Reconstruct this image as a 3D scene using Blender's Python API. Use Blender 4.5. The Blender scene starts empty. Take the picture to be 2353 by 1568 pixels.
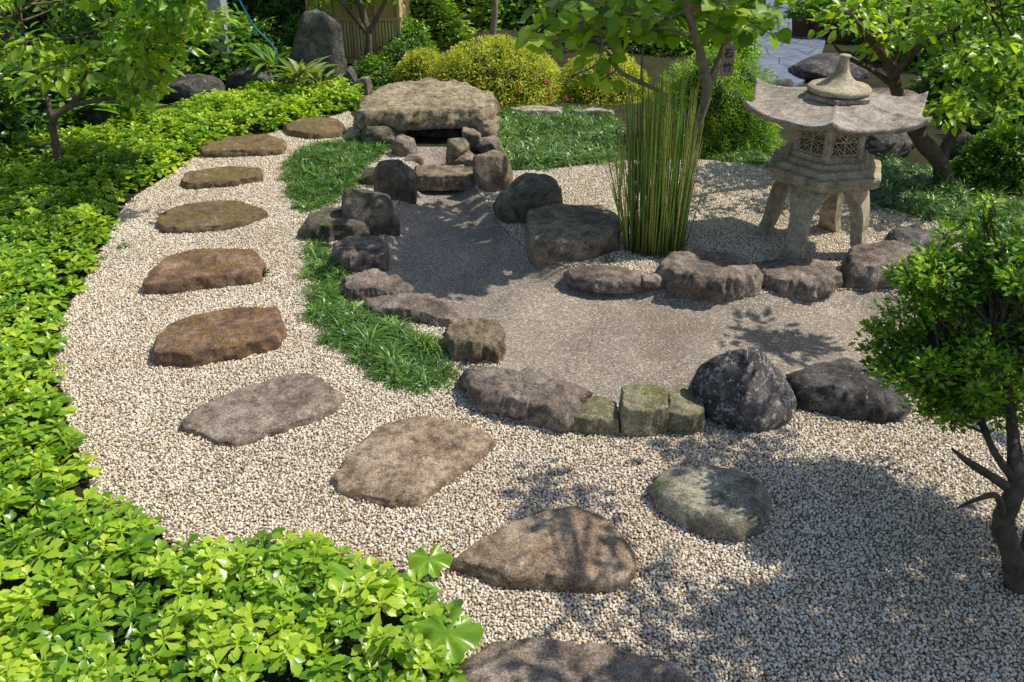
import bpy, bmesh, math, random
import numpy as np
from mathutils import Vector, noise
rng=np.random.default_rng(11); random.seed(11)
scene=bpy.context.scene
COL=scene.collection
# ------------------------------------------------------------------ image pixel coordinates cast through the camera into garden positions
H=2.2; TH=math.radians(30); F=2038.0; CT=math.cos(TH); ST=math.sin(TH)
def G(u,v,z=0.0):
    a=(u-1176.5)/F; b=(784-v)/F
    dy=CT+b*ST; dz=-ST+b*CT
    t=(z-H)/dz
    return (a*t,dy*t)
def Zh(v,y):
    b=(784-v)/F
    return H+y*(-ST+b*CT)/(CT+b*ST)
def PT(u,v,y):
    z=Zh(v,y); t=y*CT+(H-z)*ST
    return np.array([(u-1176.5)/F*t,y,z])
def poly(pts,z=0.0): return np.array([G(u,v,z) for u,v in pts])
def proj(P):
    t=P[:,1]*CT+(H-P[:,2])*ST
    u=1176.5+F*P[:,0]/t; v=784-F*(P[:,1]*ST-(H-P[:,2])*CT)/t
    return u,v
def pip(X,Y,pl):
    ins=np.zeros(X.shape,bool); n=len(pl)
    for i in range(n):
        x1,y1=pl[i]; x2,y2=pl[(i+1)%n]
        c=((y1>Y)!=(y2>Y))
        with np.errstate(divide='ignore',invalid='ignore'):
            xi=(x2-x1)*(Y-y1)/(y2-y1+1e-12)+x1
        ins^=c&(X<xi)
    return ins
def pdist(X,Y,pl):
    d=np.full(X.shape,1e9); n=len(pl)
    for i in range(n):
        a=pl[i]; b=pl[(i+1)%n]; ab=b-a
        t=np.clip(((X-a[0])*ab[0]+(Y-a[1])*ab[1])/(ab@ab+1e-12),0,1)
        d=np.minimum(d,np.hypot(X-a[0]-t*ab[0],Y-a[1]-t*ab[1]))
    return d
# ------------------------------------------------------------------ mesh helpers
def link(o,parent=None):
    COL.objects.link(o)
    if parent is not None: o.parent=parent
    return o
def tag(o,label,cat,group=None):
    o["label"]=label; o["category"]=cat
    if group: o["group"]=group
    return o
def mk(name,V,Fc,mat,parent=None,smooth=True,rnd=None,kind=None,origin=None):
    V=np.asarray(V,dtype=np.float64)
    if parent is not None:
        origin=np.array(parent.location)
    elif origin is None:
        origin=np.array([(V[:,0].min()+V[:,0].max())/2,(V[:,1].min()+V[:,1].max())/2,max(V[:,2].min(),0)])
    V=V-origin
    me=bpy.data.meshes.new(name)
    if isinstance(Fc,np.ndarray):
        m,q=Fc.shape
        me.vertices.add(len(V)); me.vertices.foreach_set('co',V.astype(np.float32).ravel())
        me.loops.add(m*q); me.loops.foreach_set('vertex_index',Fc.astype(np.int32).ravel())
        me.polygons.add(m); me.polygons.foreach_set('loop_start',np.arange(0,m*q,q,dtype=np.int32))
        me.update(calc_edges=True)
    else:
        me.from_pydata(V.tolist(),[],[list(f) for f in Fc]); me.update()
    me.polygons.foreach_set('use_smooth',np.full(len(me.polygons),smooth,bool))
    if rnd is not None:
        at=me.attributes.new('rnd','FLOAT','POINT'); at.data.foreach_set('value',np.asarray(rnd,dtype=np.float32))
    me.materials.append(mat)
    o=bpy.data.objects.new(name,me)
    if parent is None: o.location=origin
    link(o,parent)
    if kind: o["kind"]=kind
    return o
def empty(name,loc):
    o=bpy.data.objects.new(name,None); o.location=loc; o.empty_display_size=.1
    COL.objects.link(o); return o
def frames(f,n):
    f=f/np.linalg.norm(f,axis=1,keepdims=True)
    z=n-(n*f).sum(1,keepdims=True)*f
    z/=np.linalg.norm(z,axis=1,keepdims=True)+1e-9
    y=np.cross(z,f)
    return np.stack([f,y,z],axis=2)
def scatter(TV,TF,P,R,S,rnd):
    S=np.asarray(S)
    if S.ndim==1: S=np.repeat(S[:,None],3,1)
    n=len(P); k=len(TV)
    V=np.einsum('nij,nkj->nki',R,TV[None]*S[:,None,:])+P[:,None]
    Fc=TF[None]+(np.arange(n)*k)[:,None,None]
    return V.reshape(-1,3),Fc.reshape(-1,TF.shape[1]),np.repeat(rnd,k)
def merge(parts):
    Vs,Fs,Rs=[],[],[]; off=0
    for V,Fc,r in parts:
        Vs.append(V); Fs.append(Fc+off); Rs.append(r); off+=len(V)
    return np.concatenate(Vs),np.concatenate(Fs),np.concatenate(Rs)
def leafT(rows,fold=.25,droop=.25):
    V=[];Fc=[]
    for t,w in rows:
        for s in (-1,0,1): V.append((t,s*w,fold*abs(s)*w-droop*t*t))
    for i in range(len(rows)-1):
        for j in (0,1): Fc.append((i*3+j,(i+1)*3+j,(i+1)*3+j+1,i*3+j+1))
    return np.array(V),np.array(Fc)
L_OVAL=leafT([(0,.02),(.35,.27),(.7,.22),(1,.01)],.3,.2)
L_SMALL=leafT([(0,.02),(.5,.24),(1,.01)],.3,.15)
L_BROAD=leafT([(-.05,.12),(.15,.42),(.5,.48),(.8,.26),(1.03,.01)],.12,.22)
L_LONG=leafT([(0,.02),(.3,.1),(.7,.09),(1,.005)],.4,.45)
L_NEEDLE=leafT([(0,.04),(.5,.10),(1,.01)],.3,.1)
L_PACH=leafT([(0,.025),(.3,.07),(.52,.17),(.7,.265),(.74,.215),(.86,.215),(.885,.14),(1.0,.03)],.22,.22)
def blade(nseg,w,curve):
    V=[];Fc=[]
    for i in range(nseg+1):
        t=i/nseg; ww=w*(1-t)**.6+.0005
        a=curve*t
        x=math.sin(a)/curve; z=(1-math.cos(a))/curve
        V+= [(x,-ww,z),(x,ww,z)]
    for i in range(nseg): Fc.append((2*i,2*i+2,2*i+3,2*i+1))
    return np.array(V),np.array(Fc)
def catmull(P,per=6,closed=False):
    P=np.asarray(P,float); n=len(P); out=[]
    segs=n if closed else n-1
    for i in range(segs):
        if closed: p0,p1,p2,p3=P[(i-1)%n],P[i],P[(i+1)%n],P[(i+2)%n]
        else: p0,p1,p2,p3=P[max(i-1,0)],P[i],P[i+1],P[min(i+2,n-1)]
        for k in range(per):
            t=k/per
            out.append(.5*((2*p1)+(p2-p0)*t+(2*p0-5*p1+4*p2-p3)*t*t+(-p0+3*p1-3*p2+p3)*t**3))
    if not closed: out.append(P[-1])
    return np.array(out)
def resample(P,N,smooth):
    P=np.asarray(P,float); Q=np.vstack([P,P[:1]]); L=np.concatenate([[0],np.cumsum(np.linalg.norm(np.diff(Q,axis=0),axis=1))])
    s=np.linspace(0,L[-1],N,endpoint=False); C=np.stack([np.interp(s,L,Q[:,i]) for i in range(P.shape[1])],1)
    for _ in range(smooth): C=.5*C+.25*(np.roll(C,1,0)+np.roll(C,-1,0))
    return C
def tube(pts,radii,sides=8,per=5,rough=0.0):
    n=len(pts)
    Q=catmull(np.hstack([np.asarray(pts,float),np.asarray(radii,float)[:,None]]),per) if n>2 or per>1 else np.hstack([pts,np.array(radii)[:,None]])
    C=Q[:,:3]; r=np.abs(Q[:,3])
    T=np.gradient(C,axis=0); T/=np.linalg.norm(T,axis=1,keepdims=True)+1e-9
    up=np.array([.13,.97,.2]); V=[]
    for i in range(len(C)):
        a=np.cross(T[i],up); a/=np.linalg.norm(a)+1e-9; b=np.cross(T[i],a)
        for s in range(sides):
            an=2*math.pi*s/sides
            rr=r[i]*(1+rough*math.sin(an*2+i*.7)+rough*random.uniform(-1,1))
            V.append(C[i]+rr*(math.cos(an)*a+math.sin(an)*b))
    Fc=[]
    for i in range(len(C)-1):
        for s in range(sides):
            s2=(s+1)%sides
            Fc.append((i*sides+s,i*sides+s2,(i+1)*sides+s2,(i+1)*sides+s))
    V=np.array(V); Fc=np.array(Fc)
    return V,Fc,np.full(len(V),random.random())
def boxm(x0,x1,y0,y1,z0,z1):
    V=np.array([(x,y,z) for z in (z0,z1) for y in (y0,y1) for x in (x0,x1)],float)
    Fc=np.array([(0,2,3,1),(4,5,7,6),(0,1,5,4),(2,6,7,3),(0,4,6,2),(1,3,7,5)])
    return V,Fc,np.zeros(8)
def ico(sub):
    bm=bmesh.new(); bmesh.ops.create_icosphere(bm,subdivisions=sub,radius=1)
    V=np.array([v.co[:] for v in bm.verts]); Fc=np.array([[v.index for v in f.verts] for f in bm.faces]); bm.free()
    return V,Fc
ICO5=ico(5); ICO4=ico(4); ICO1=ico(1)
# ------------------------------------------------------------------ materials
def newmat(name):
    m=bpy.data.materials.new(name); m.use_nodes=True; nt=m.node_tree; nt.nodes.clear(); return m,nt
class NT:
    def __init__(s,nt): s.nt=nt
    def set(s,inp,v):
        if isinstance(v,bpy.types.NodeSocket): s.nt.links.new(v,inp)
        else: inp.default_value=v
    def noise(s,vec,scale,detail=5,rough=.6,dist=0):
        nd=s.nt.nodes.new('ShaderNodeTexNoise'); s.set(nd.inputs['Vector'],vec)
        nd.inputs['Scale'].default_value=scale; nd.inputs['Detail'].default_value=detail; nd.inputs['Roughness'].default_value=rough; nd.inputs['Distortion'].default_value=dist
        return nd.outputs['Fac']
    def ramp(s,fac,stops,interp='LINEAR'):
        nd=s.nt.nodes.new('ShaderNodeValToRGB'); cr=nd.color_ramp; cr.interpolation=interp
        while len(cr.elements)<len(stops): cr.elements.new(.5)
        for e,(p,c) in zip(cr.elements,stops):
            e.position=p; e.color=(*c,1) if len(c)==3 else c
        s.set(nd.inputs['Fac'],fac); return nd.outputs['Color']
    def mix(s,fac,a,b,mode='MIX'):
        nd=s.nt.nodes.new('ShaderNodeMix'); nd.data_type='RGBA'; nd.blend_type=mode
        s.set(nd.inputs[0],fac); s.set(nd.inputs[6],a if not isinstance(a,tuple) else (*a,1)); s.set(nd.inputs[7],b if not isinstance(b,tuple) else (*b,1))
        return nd.outputs[2]
    def math(s,op,a,b=0.0):
        nd=s.nt.nodes.new('ShaderNodeMath'); nd.operation=op; s.set(nd.inputs[0],a); s.set(nd.inputs[1],b); return nd.outputs[0]
    def bump(s,h,strength,dist,normal=None):
        nd=s.nt.nodes.new('ShaderNodeBump'); nd.inputs['Strength'].default_value=strength; nd.inputs['Distance'].default_value=dist
        s.set(nd.inputs['Height'],h)
        if normal is not None: s.set(nd.inputs['Normal'],normal)
        return nd.outputs['Normal']
    def out(s,shader):
        o=s.nt.nodes.new('ShaderNodeOutputMaterial'); s.nt.links.new(shader,o.inputs['Surface'])
    def bsdf(s,col,rough=.8,spec=.3,normal=None):
        p=s.nt.nodes.new('ShaderNodeBsdfPrincipled'); s.set(p.inputs['Base Color'],col if not isinstance(col,tuple) else (*col,1))
        s.set(p.inputs['Roughness'],rough); p.inputs['Specular IOR Level'].default_value=spec
        if normal is not None: s.set(p.inputs['Normal'],normal)
        return p.outputs[0]
    def pos(s): return s.nt.nodes.new('ShaderNodeNewGeometry').outputs['Position']
    def nz(s):
        g=s.nt.nodes.new('ShaderNodeNewGeometry'); x=s.nt.nodes.new('ShaderNodeSeparateXYZ'); s.nt.links.new(g.outputs['Normal'],x.inputs[0]); return x.outputs['Z']
    def attr(s,name='rnd'):
        a=s.nt.nodes.new('ShaderNodeAttribute'); a.attribute_name=name; return a.outputs['Fac']
def stone_mat(name,c,moss=0,lichen=0,bump=.8,rough=.8,mosscol=(.07,.09,.02),spec=.4,freq=5,bd=.035,lcol=(.46,.46,.42)):
    m,nt=newmat(name); t=NT(nt); p=t.pos()
    base=t.ramp(t.noise(p,freq,10,.72,.3),[(.36,c[0]),(.5,c[1]),(.64,c[2])])
    sp=t.ramp(t.noise(p,150,5,.8),[(.38,(.25,.25,.25)),(.52,(1,1,1)),(.63,(1.7,1.65,1.55))])
    col=t.mix(.85,base,sp,'MULTIPLY')
    bl=t.ramp(t.noise(p,20,8,.78),[(.40,(.38,.37,.36)),(.55,(1.2,1.17,1.12))])
    col=t.mix(.8 if bd>.02 else .45,col,bl,'MULTIPLY')
    if lichen:
        f=t.ramp(t.noise(p,34,6,.75,.5),[(.62-lichen*.15,(0,0,0)),(.68-lichen*.12,(1,1,1))])
        col=t.mix(t.math('MULTIPLY',f,.8),col,lcol)
    if moss:
        f=t.ramp(t.noise(p,9,8,.75),[(.60-moss*.25,(0,0,0)),(.72-moss*.25,(1,1,1))])
        f=t.math('MULTIPLY',f,t.math('MAXIMUM',t.math('ADD',t.nz(),.15),0.0))
        mc=t.ramp(t.noise(p,70,5,.75),[(.36,tuple(x*.3 for x in mosscol)),(.5,mosscol),(.64,tuple(x*2.0 for x in mosscol))])
        col=t.mix(f,col,mc)
    h=t.math('ADD',t.math('MULTIPLY',t.noise(p,14,8,.72),1.0),t.math('MULTIPLY',t.noise(p,60,7,.8),.7))
    t.out(t.bsdf(col,rough,spec,t.bump(h,bump,bd)))
    return m
def leaf_mat(name,dark,mid,bright,rough=.42,trans=.3,spec=.45):
    m,nt=newmat(name); t=NT(nt); p=t.pos()
    f=t.math('ADD',t.math('MULTIPLY',t.attr(),.65),t.math('MULTIPLY',t.noise(p,4,3,.6),.45))
    col=t.ramp(f,[(.2,dark),(.55,mid),(.92,bright)])
    vein=t.ramp(t.noise(p,160,2,.5),[(.3,(.8,.8,.8)),(.7,(1.12,1.12,1.12))])
    col=t.mix(.6,col,vein,'MULTIPLY')
    b=t.bsdf(col,rough,spec)
    tr=nt.nodes.new('ShaderNodeBsdfTranslucent'); c2=t.mix(1.0,col,(1.9,1.75,.4),'MULTIPLY'); t.set(tr.inputs['Color'],c2)
    mx=nt.nodes.new('ShaderNodeMixShader'); mx.inputs[0].default_value=trans
    nt.links.new(b,mx.inputs[1]); nt.links.new(tr.outputs[0],mx.inputs[2]); t.out(mx.outputs[0])
    return m
def bark_mat(name,a,b):
    m,nt=newmat(name); t=NT(nt); p=t.pos()
    col=t.ramp(t.noise(p,22,8,.7,.4),[(.3,a),(.7,b)])
    t.out(t.bsdf(col,.9,.2,t.bump(t.noise(p,55,6,.7),.8,.02)))
    return m
def plain_mat(name,a,b,scale=20,rough=.7,bump=.2):
    m,nt=newmat(name); t=NT(nt); p=t.pos()
    col=t.ramp(t.noise(p,scale,6,.65),[(.3,a),(.7,b)])
    t.out(t.bsdf(col,rough,.3,t.bump(t.noise(p,scale*3,5,.7),bump,.01)))
    return m
M_path_gold=stone_mat('mossy_gold_glint_stone',[(.11,.065,.032),(.24,.16,.08),(.40,.29,.16)],moss=.58,mosscol=(.18,.118,.026),spec=.6,rough=.5,freq=7)  # gold moss tone also paints in the gold reflections on the stones
M_path_red=stone_mat('red_brown_stone',[(.12,.062,.036),(.28,.162,.095),(.42,.285,.185)],moss=.45,mosscol=(.20,.115,.026),rough=.55,freq=7,spec=.5)
M_path_brown=stone_mat('brown_stone',[(.18,.12,.078),(.34,.245,.165),(.48,.38,.28)],lichen=.08,bump=.6,freq=7)
M_path_grey=stone_mat('warm_grey_stone',[(.16,.115,.085),(.31,.24,.185),(.44,.36,.295)],lichen=.05,bump=.7,freq=7)
M_path_green=stone_mat('grey_green_stone',[(.14,.125,.09),(.27,.25,.185),(.38,.355,.27)],moss=.3,lichen=.1,bump=.5)
M_rock=stone_mat('pond_edge_rock',[(.125,.095,.078),(.28,.22,.18),(.43,.36,.30)],lichen=.1)
M_rock_dark=stone_mat('dark_rock',[(.035,.032,.032),(.09,.08,.077),(.21,.187,.175)],lichen=.25)
M_rock_lichen=stone_mat('lichen_spotted_dark_rock',[(.035,.031,.032),(.08,.072,.072),(.19,.165,.16)],lichen=.55,lcol=(.6,.6,.58))
M_rock_brown=stone_mat('brown_pond_rock',[(.14,.10,.065),(.29,.22,.15),(.42,.345,.245)],moss=.25)
M_rock_moss=stone_mat('mossy_cut_stone',[(.18,.16,.095),(.34,.31,.195),(.47,.44,.30)],moss=.35,mosscol=(.18,.17,.045))
M_rock_dark_moss=stone_mat('dark_mossy_rock',[(.085,.072,.052),(.17,.145,.105),(.28,.245,.18)],moss=.3,mosscol=(.11,.10,.032))  # darker mossy tone than the other pond rocks
M_slab=stone_mat('pale_slab_stone',[(.25,.19,.115),(.48,.39,.26),(.64,.55,.39)],moss=.25,mosscol=(.28,.23,.07),bump=1.0)
M_stele=stone_mat('stele_stone',[(.06,.058,.05),(.14,.13,.115),(.22,.20,.18)],moss=.3,bump=.8)
M_lantern=stone_mat('weathered_granite',[(.26,.21,.14),(.41,.345,.24),(.53,.46,.34)],moss=.22,mosscol=(.22,.19,.07),bump=.4,freq=9,bd=.007)
M_lantern_roof=stone_mat('lantern_roof_stone',[(.21,.165,.135),(.33,.28,.235),(.46,.40,.34)],moss=.15,lichen=.1,bump=.45,freq=8,bd=.010)
M_flag=stone_mat('flagstone',[(.26,.20,.17),(.4,.34,.29),(.5,.44,.38)],bump=.3)
L_pach=leaf_mat('pachysandra_leaf',(.04,.125,.010),(.20,.37,.018),(.52,.65,.06),.3,.34,.55)
L_mondo=leaf_mat('mondo_grass_blade',(.012,.045,.008),(.055,.145,.016),(.24,.39,.085),.35,.2,.55)
L_bright=leaf_mat('bright_tree_leaf',(.06,.16,.012),(.19,.36,.022),(.46,.61,.07),.34,.42,.55)
L_lime=leaf_mat('lime_round_leaf',(.06,.17,.012),(.21,.38,.026),(.44,.60,.08),.4,.45)
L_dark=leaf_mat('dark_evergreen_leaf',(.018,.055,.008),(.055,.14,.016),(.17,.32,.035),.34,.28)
L_mid=leaf_mat('shrub_leaf',(.035,.10,.010),(.11,.25,.02),(.28,.45,.045),.36,.34)
L_azalea=leaf_mat('azalea_leaf',(.14,.19,.015),(.42,.47,.045),(.72,.73,.13),.45,.35)
L_fresh=leaf_mat('fresh_small_leaf',(.05,.14,.010),(.16,.33,.022),(.42,.60,.065),.36,.42,.55)
L_vari=leaf_mat('pale_strap_leaf',(.08,.17,.03),(.24,.34,.10),(.50,.55,.26),.4,.25)
M_flower=leaf_mat('pink_petal',(.5,.08,.14),(.7,.16,.24),(.85,.3,.4),.5,.3)
M_dead=leaf_mat('dry_fallen_leaf',(.12,.07,.03),(.28,.17,.06),(.45,.36,.12),.7,.2,.2)
M_bark=bark_mat('tree_bark',(.08,.055,.035),(.22,.165,.11))
M_bark_dark=bark_mat('dark_bark',(.05,.036,.026),(.17,.13,.09))
M_bark_pale=bark_mat('pale_bark',(.18,.14,.085),(.40,.33,.23))
M_core=plain_mat('shrub_interior',(.008,.018,.005),(.025,.045,.01))  # near-black filler colour stands for the shaded inside of shrubs
def soil():
    m,nt=newmat('dark_mossy_soil'); t=NT(nt); p=t.pos()  # dark brown soil tone with mossy green
    col=t.ramp(t.noise(p,3,9,.7),[(.35,(.035,.028,.018)),(.55,(.055,.055,.026)),(.7,(.045,.085,.02))])
    t.out(t.bsdf(col,.95,.1,t.bump(t.noise(p,40,7,.75),1,.03))); return m
M_soil=soil()
def gravelbed():
    m,nt=newmat('gravel_bed_stone'); t=NT(nt); p=t.pos()
    v=nt.nodes.new('ShaderNodeTexVoronoi'); v.inputs['Scale'].default_value=100; nt.links.new(p,v.inputs['Vector'])
    sx=nt.nodes.new('ShaderNodeSeparateColor'); nt.links.new(v.outputs['Color'],sx.inputs[0])
    col=t.ramp(sx.outputs[0],[(0,(.14,.11,.08)),(.5,(.36,.29,.21)),(1,(.58,.52,.43))])
    sh=t.ramp(v.outputs['Distance'],[(.2,(1,1,1)),(.75,(.3,.28,.25))])
    col=t.mix(1,col,sh,'MULTIPLY')
    t.out(t.bsdf(col,.9,.2,t.bump(v.outputs['Distance'],-1,.008))); return m
M_gbed=gravelbed()
def pebblemat():
    m,nt=newmat('crushed_gravel'); t=NT(nt); p=t.pos()
    col=t.ramp(t.attr(),[(0,(.24,.205,.17)),(.12,(.47,.36,.24)),(.28,(.64,.54,.40)),(.5,(.77,.69,.55)),(.72,(.86,.80,.69)),(.88,(.64,.59,.52)),(1,(.89,.86,.79))])
    big=t.ramp(t.noise(p,1.6,4,.6),[(.35,(.88,.84,.78)),(.65,(1.04,1.02,1.0))])
    col=t.mix(1,col,big,'MULTIPLY')
    sp=t.ramp(t.noise(p,300,3,.7),[(.35,(.8,.77,.75)),(.65,(1.08,1.08,1.08))])
    col=t.mix(.7,col,sp,'MULTIPLY')
    t.out(t.bsdf(col,.8,.25)); return m
M_peb=pebblemat()
def pondmat():
    m,nt=newmat('exposed_aggregate_concrete'); t=NT(nt); p=t.pos()
    v=nt.nodes.new('ShaderNodeTexVoronoi'); v.inputs['Scale'].default_value=150; nt.links.new(p,v.inputs['Vector'])
    sx=nt.nodes.new('ShaderNodeSeparateColor'); nt.links.new(v.outputs['Color'],sx.inputs[0])
    col=t.ramp(sx.outputs[0],[(0,(.16,.135,.115)),(.45,(.265,.228,.19)),(.85,(.355,.31,.255)),(1,(.60,.53,.40))])
    sh=t.ramp(v.outputs['Distance'],[(.35,(1,1,1)),(.75,(.62,.58,.56))])
    col=t.mix(1,col,sh,'MULTIPLY')
    big=t.ramp(t.noise(p,1.9,7,.68,.5),[(.34,(.72,.68,.63)),(.5,(1.0,.97,.95)),(.64,(1.22,1.17,1.1))])
    col=t.mix(1,col,big,'MULTIPLY')
    v2=nt.nodes.new('ShaderNodeTexVoronoi'); v2.feature='DISTANCE_TO_EDGE'; v2.inputs['Scale'].default_value=1.5
    nz=nt.nodes.new('ShaderNodeTexNoise'); nz.inputs['Scale'].default_value=4.5; nz.inputs['Detail'].default_value=9; nz.inputs['Roughness'].default_value=.65; nt.links.new(p,nz.inputs['Vector'])
    va=nt.nodes.new('ShaderNodeVectorMath'); va.operation='MULTIPLY_ADD'; nt.links.new(nz.outputs['Color'],va.inputs[0]); va.inputs[1].default_value=(.42,.42,0); nt.links.new(p,va.inputs[2])
    nt.links.new(va.outputs[0],v2.inputs['Vector'])
    cr=t.ramp(v2.outputs['Distance'],[(0,(1,1,1)),(.004,(.7,.7,.7)),(.010,(0,0,0))])
    brk=t.ramp(t.noise(p,22,5,.75),[(.44,(0,0,0)),(.56,(1,1,1))])
    cf=t.math('MULTIPLY',t.math('MULTIPLY',cr,brk),t.ramp(t.noise(p,1.1,2),[(.42,(0,0,0)),(.55,(.55,.55,.55))]))
    col=t.mix(cf,col,(.58,.52,.44))
    t.out(t.bsdf(col,.75,.35,t.bump(v.outputs['Distance'],-.5,.004))); return m
M_pond=pondmat()
def pathmat():
    m,nt=newmat('blue_grey_paving'); t=NT(nt); p=t.pos()
    v=nt.nodes.new('ShaderNodeTexVoronoi'); v.feature='DISTANCE_TO_EDGE'; v.inputs['Scale'].default_value=2.4; nt.links.new(p,v.inputs['Vector'])
    c=t.ramp(t.noise(p,6,7,.7),[(.3,(.08,.095,.13)),(.7,(.20,.23,.30))])
    j=t.ramp(v.outputs['Distance'],[(0,(.3,.3,.3)),(.03,(1,1,1))])
    t.out(t.bsdf(t.mix(1,c,j,'MULTIPLY'),.6,.4,t.bump(j,.6,.01))); return m
# ------------------------------------------------------------------ ground
POND=poly([(962,342),(1045,342),(1092,430),(1150,520),(1220,580),(1300,620),(1480,655),(1700,680),(1950,665),(2060,670),(2500,720),(2600,900),(2050,900),(1850,900),(1600,930),(1320,930),(1150,850),(1060,770),(930,700),(870,610),(890,510),(930,440),(945,400)])
LEFTB=[(800,255),(700,290),(560,320),(440,362),(400,395),(290,465),(245,560),(200,650),(150,730),(115,850),(150,910),(160,1000),(205,1090),(215,1170),(330,1200),(440,1300),(560,1270),(700,1260),(850,1330),(1000,1390),(1070,1480),(1060,1568),(1040,1800)]
GRAVEL=poly(LEFTB+[(1040,2000),(3200,2000),(3300,700),(2300,560),(2160,520),(2000,470),(1990,430),(1780,390),(1600,370),(1420,370),(1250,390),(1100,400),(880,330),(830,300)])
MA=poly([(695,560),(740,555),(800,625),(790,690),(850,725),(990,780),(1030,835),(1065,860),(1050,895),(950,905),(870,885),(800,830),(740,785),(700,700),(712,620)])
MB=poly([(645,385),(700,340),(850,315),(905,345),(850,390),(830,435),(780,475),(700,495),(655,455)])
MC=poly([(1120,285),(1150,255),(1400,255),(1430,300),(1430,385),(1330,375),(1250,393),(1180,385),(1120,330)])
MD=poly([(1990,380),(2040,365),(2200,400),(2300,440),(2360,480),(2350,540),(2240,525),(2130,515),(2000,480)])
ME=poly([(1600,330),(1700,350),(1800,370),(1790,395),(1620,375)])
def gh(X,Y):
    ins=pip(X,Y,POND); d=pdist(X,Y,POND)
    s=np.clip(d/.14,0,1); s=s*s*(3-2*s)
    return np.where(ins,-.07*s,0)+.012*np.sin(X*2.1+.5)*np.sin(Y*1.7)*(np.clip(Y-1,0,1))
st=.04
xs=np.arange(-5,5.001,st); ys=np.arange(.8,11.001,st)
def build_ground():
    ex=np.concatenate([[-400,-150,-60,-25,-12,-7],xs,[7,12,25,60,150,400]])
    ey=np.concatenate([[-400,-100,-30,-10,-3,-1],ys,[13,17,25,45,90,200,500]])
    X,Y=np.meshgrid(ex,ey); Zg=gh(X,Y)*((np.abs(X)<=5)&(Y<=11)&(Y>=.8))
    V=np.stack([X.ravel(),Y.ravel(),Zg.ravel()],1); nx=len(ex)
    i,j=np.meshgrid(np.arange(nx-1),np.arange(len(ey)-1)); a=(j*nx+i).ravel()
    Fc=np.stack([a,a+1,a+1+nx,a+nx],1)
    mk('ground',V,Fc,M_soil,kind='structure',origin=np.zeros(3))
    X,Y=np.meshgrid(xs,ys); nx=len(xs); Z0=gh(X,Y)
    i,j=np.meshgrid(np.arange(nx-1),np.arange(len(ys)-1)); a=(j*nx+i).ravel()
    Fc=np.stack([a,a+1,a+1+nx,a+nx],1)
    V=np.stack([X.ravel(),Y.ravel(),Z0.ravel()],1)
    C=V[Fc].mean(1)
    inp=pip(C[:,0],C[:,1],POND); ing=pip(C[:,0],C[:,1],GRAVEL)&~inp
    for nm,mask,mat in (('gravel_bed',ing,M_gbed),('pond_bed',inp,M_pond)):
        F2=Fc[mask]; used,inv=np.unique(F2.ravel(),return_inverse=True)
        V2=V[used].copy(); V2[:,2]+=.005
        mk(nm,V2,inv.reshape(-1,4),mat,kind='structure',origin=np.zeros(3))
build_ground()
# ------------------------------------------------------------------ gravel
def build_gravel():
    sp=.0100
    x=np.arange(-2.6,3.4,sp); y=np.arange(1.3,8.4,sp)
    X,Y=np.meshgrid(x,y); X=X.ravel()+rng.uniform(-.45,.45,X.size)*sp; Y=Y.ravel()+rng.uniform(-.45,.45,Y.size)*sp
    P=np.stack([X,Y,np.zeros_like(X)],1); u,v=proj(P)
    k=(u>-80)&(u<2450)&(v<1700); X=X[k];Y=Y[k]
    k=pip(X,Y,GRAVEL)&~pip(X,Y,POND); X=X[k];Y=Y[k]
    for pl in (MA,MB): k=~(pip(X,Y,pl)&(pdist(X,Y,pl)>.07)); X=X[k];Y=Y[k]
    n=2500
    ang=rng.uniform(0,6.28,n); idx=rng.integers(0,len(X),n)
    X=np.concatenate([X,X[idx]+.09*np.cos(ang)*rng.random(n)]); Y=np.concatenate([Y,Y[idx]+.09*np.sin(ang)*rng.random(n)])
    N=len(X); Z=gh(X,Y)+.006+rng.uniform(0,.0055,N)
    parts=[]
    grp=rng.integers(0,8,N)
    for g in range(8):
        k=grp==g; n=k.sum()
        TV=ICO1[0]*(1+rng.uniform(-.28,.28,(12,1)))+rng.uniform(-.15,.15,(12,3))
        R=frames(rng.normal(size=(n,3)),rng.normal(size=(n,3)))
        s=rng.uniform(.0040,.0068,n)[:,None]*rng.uniform(.7,1.25,(n,3))
        parts.append(scatter(TV,ICO1[1],np.stack([X[k],Y[k],Z[k]],1),R,s,rng.random(n)))
    V,Fc,r=merge(parts)
    mk('gravel',V,Fc,M_peb,smooth=False,rnd=r,kind='stuff',origin=np.zeros(3))
build_gravel()
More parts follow.
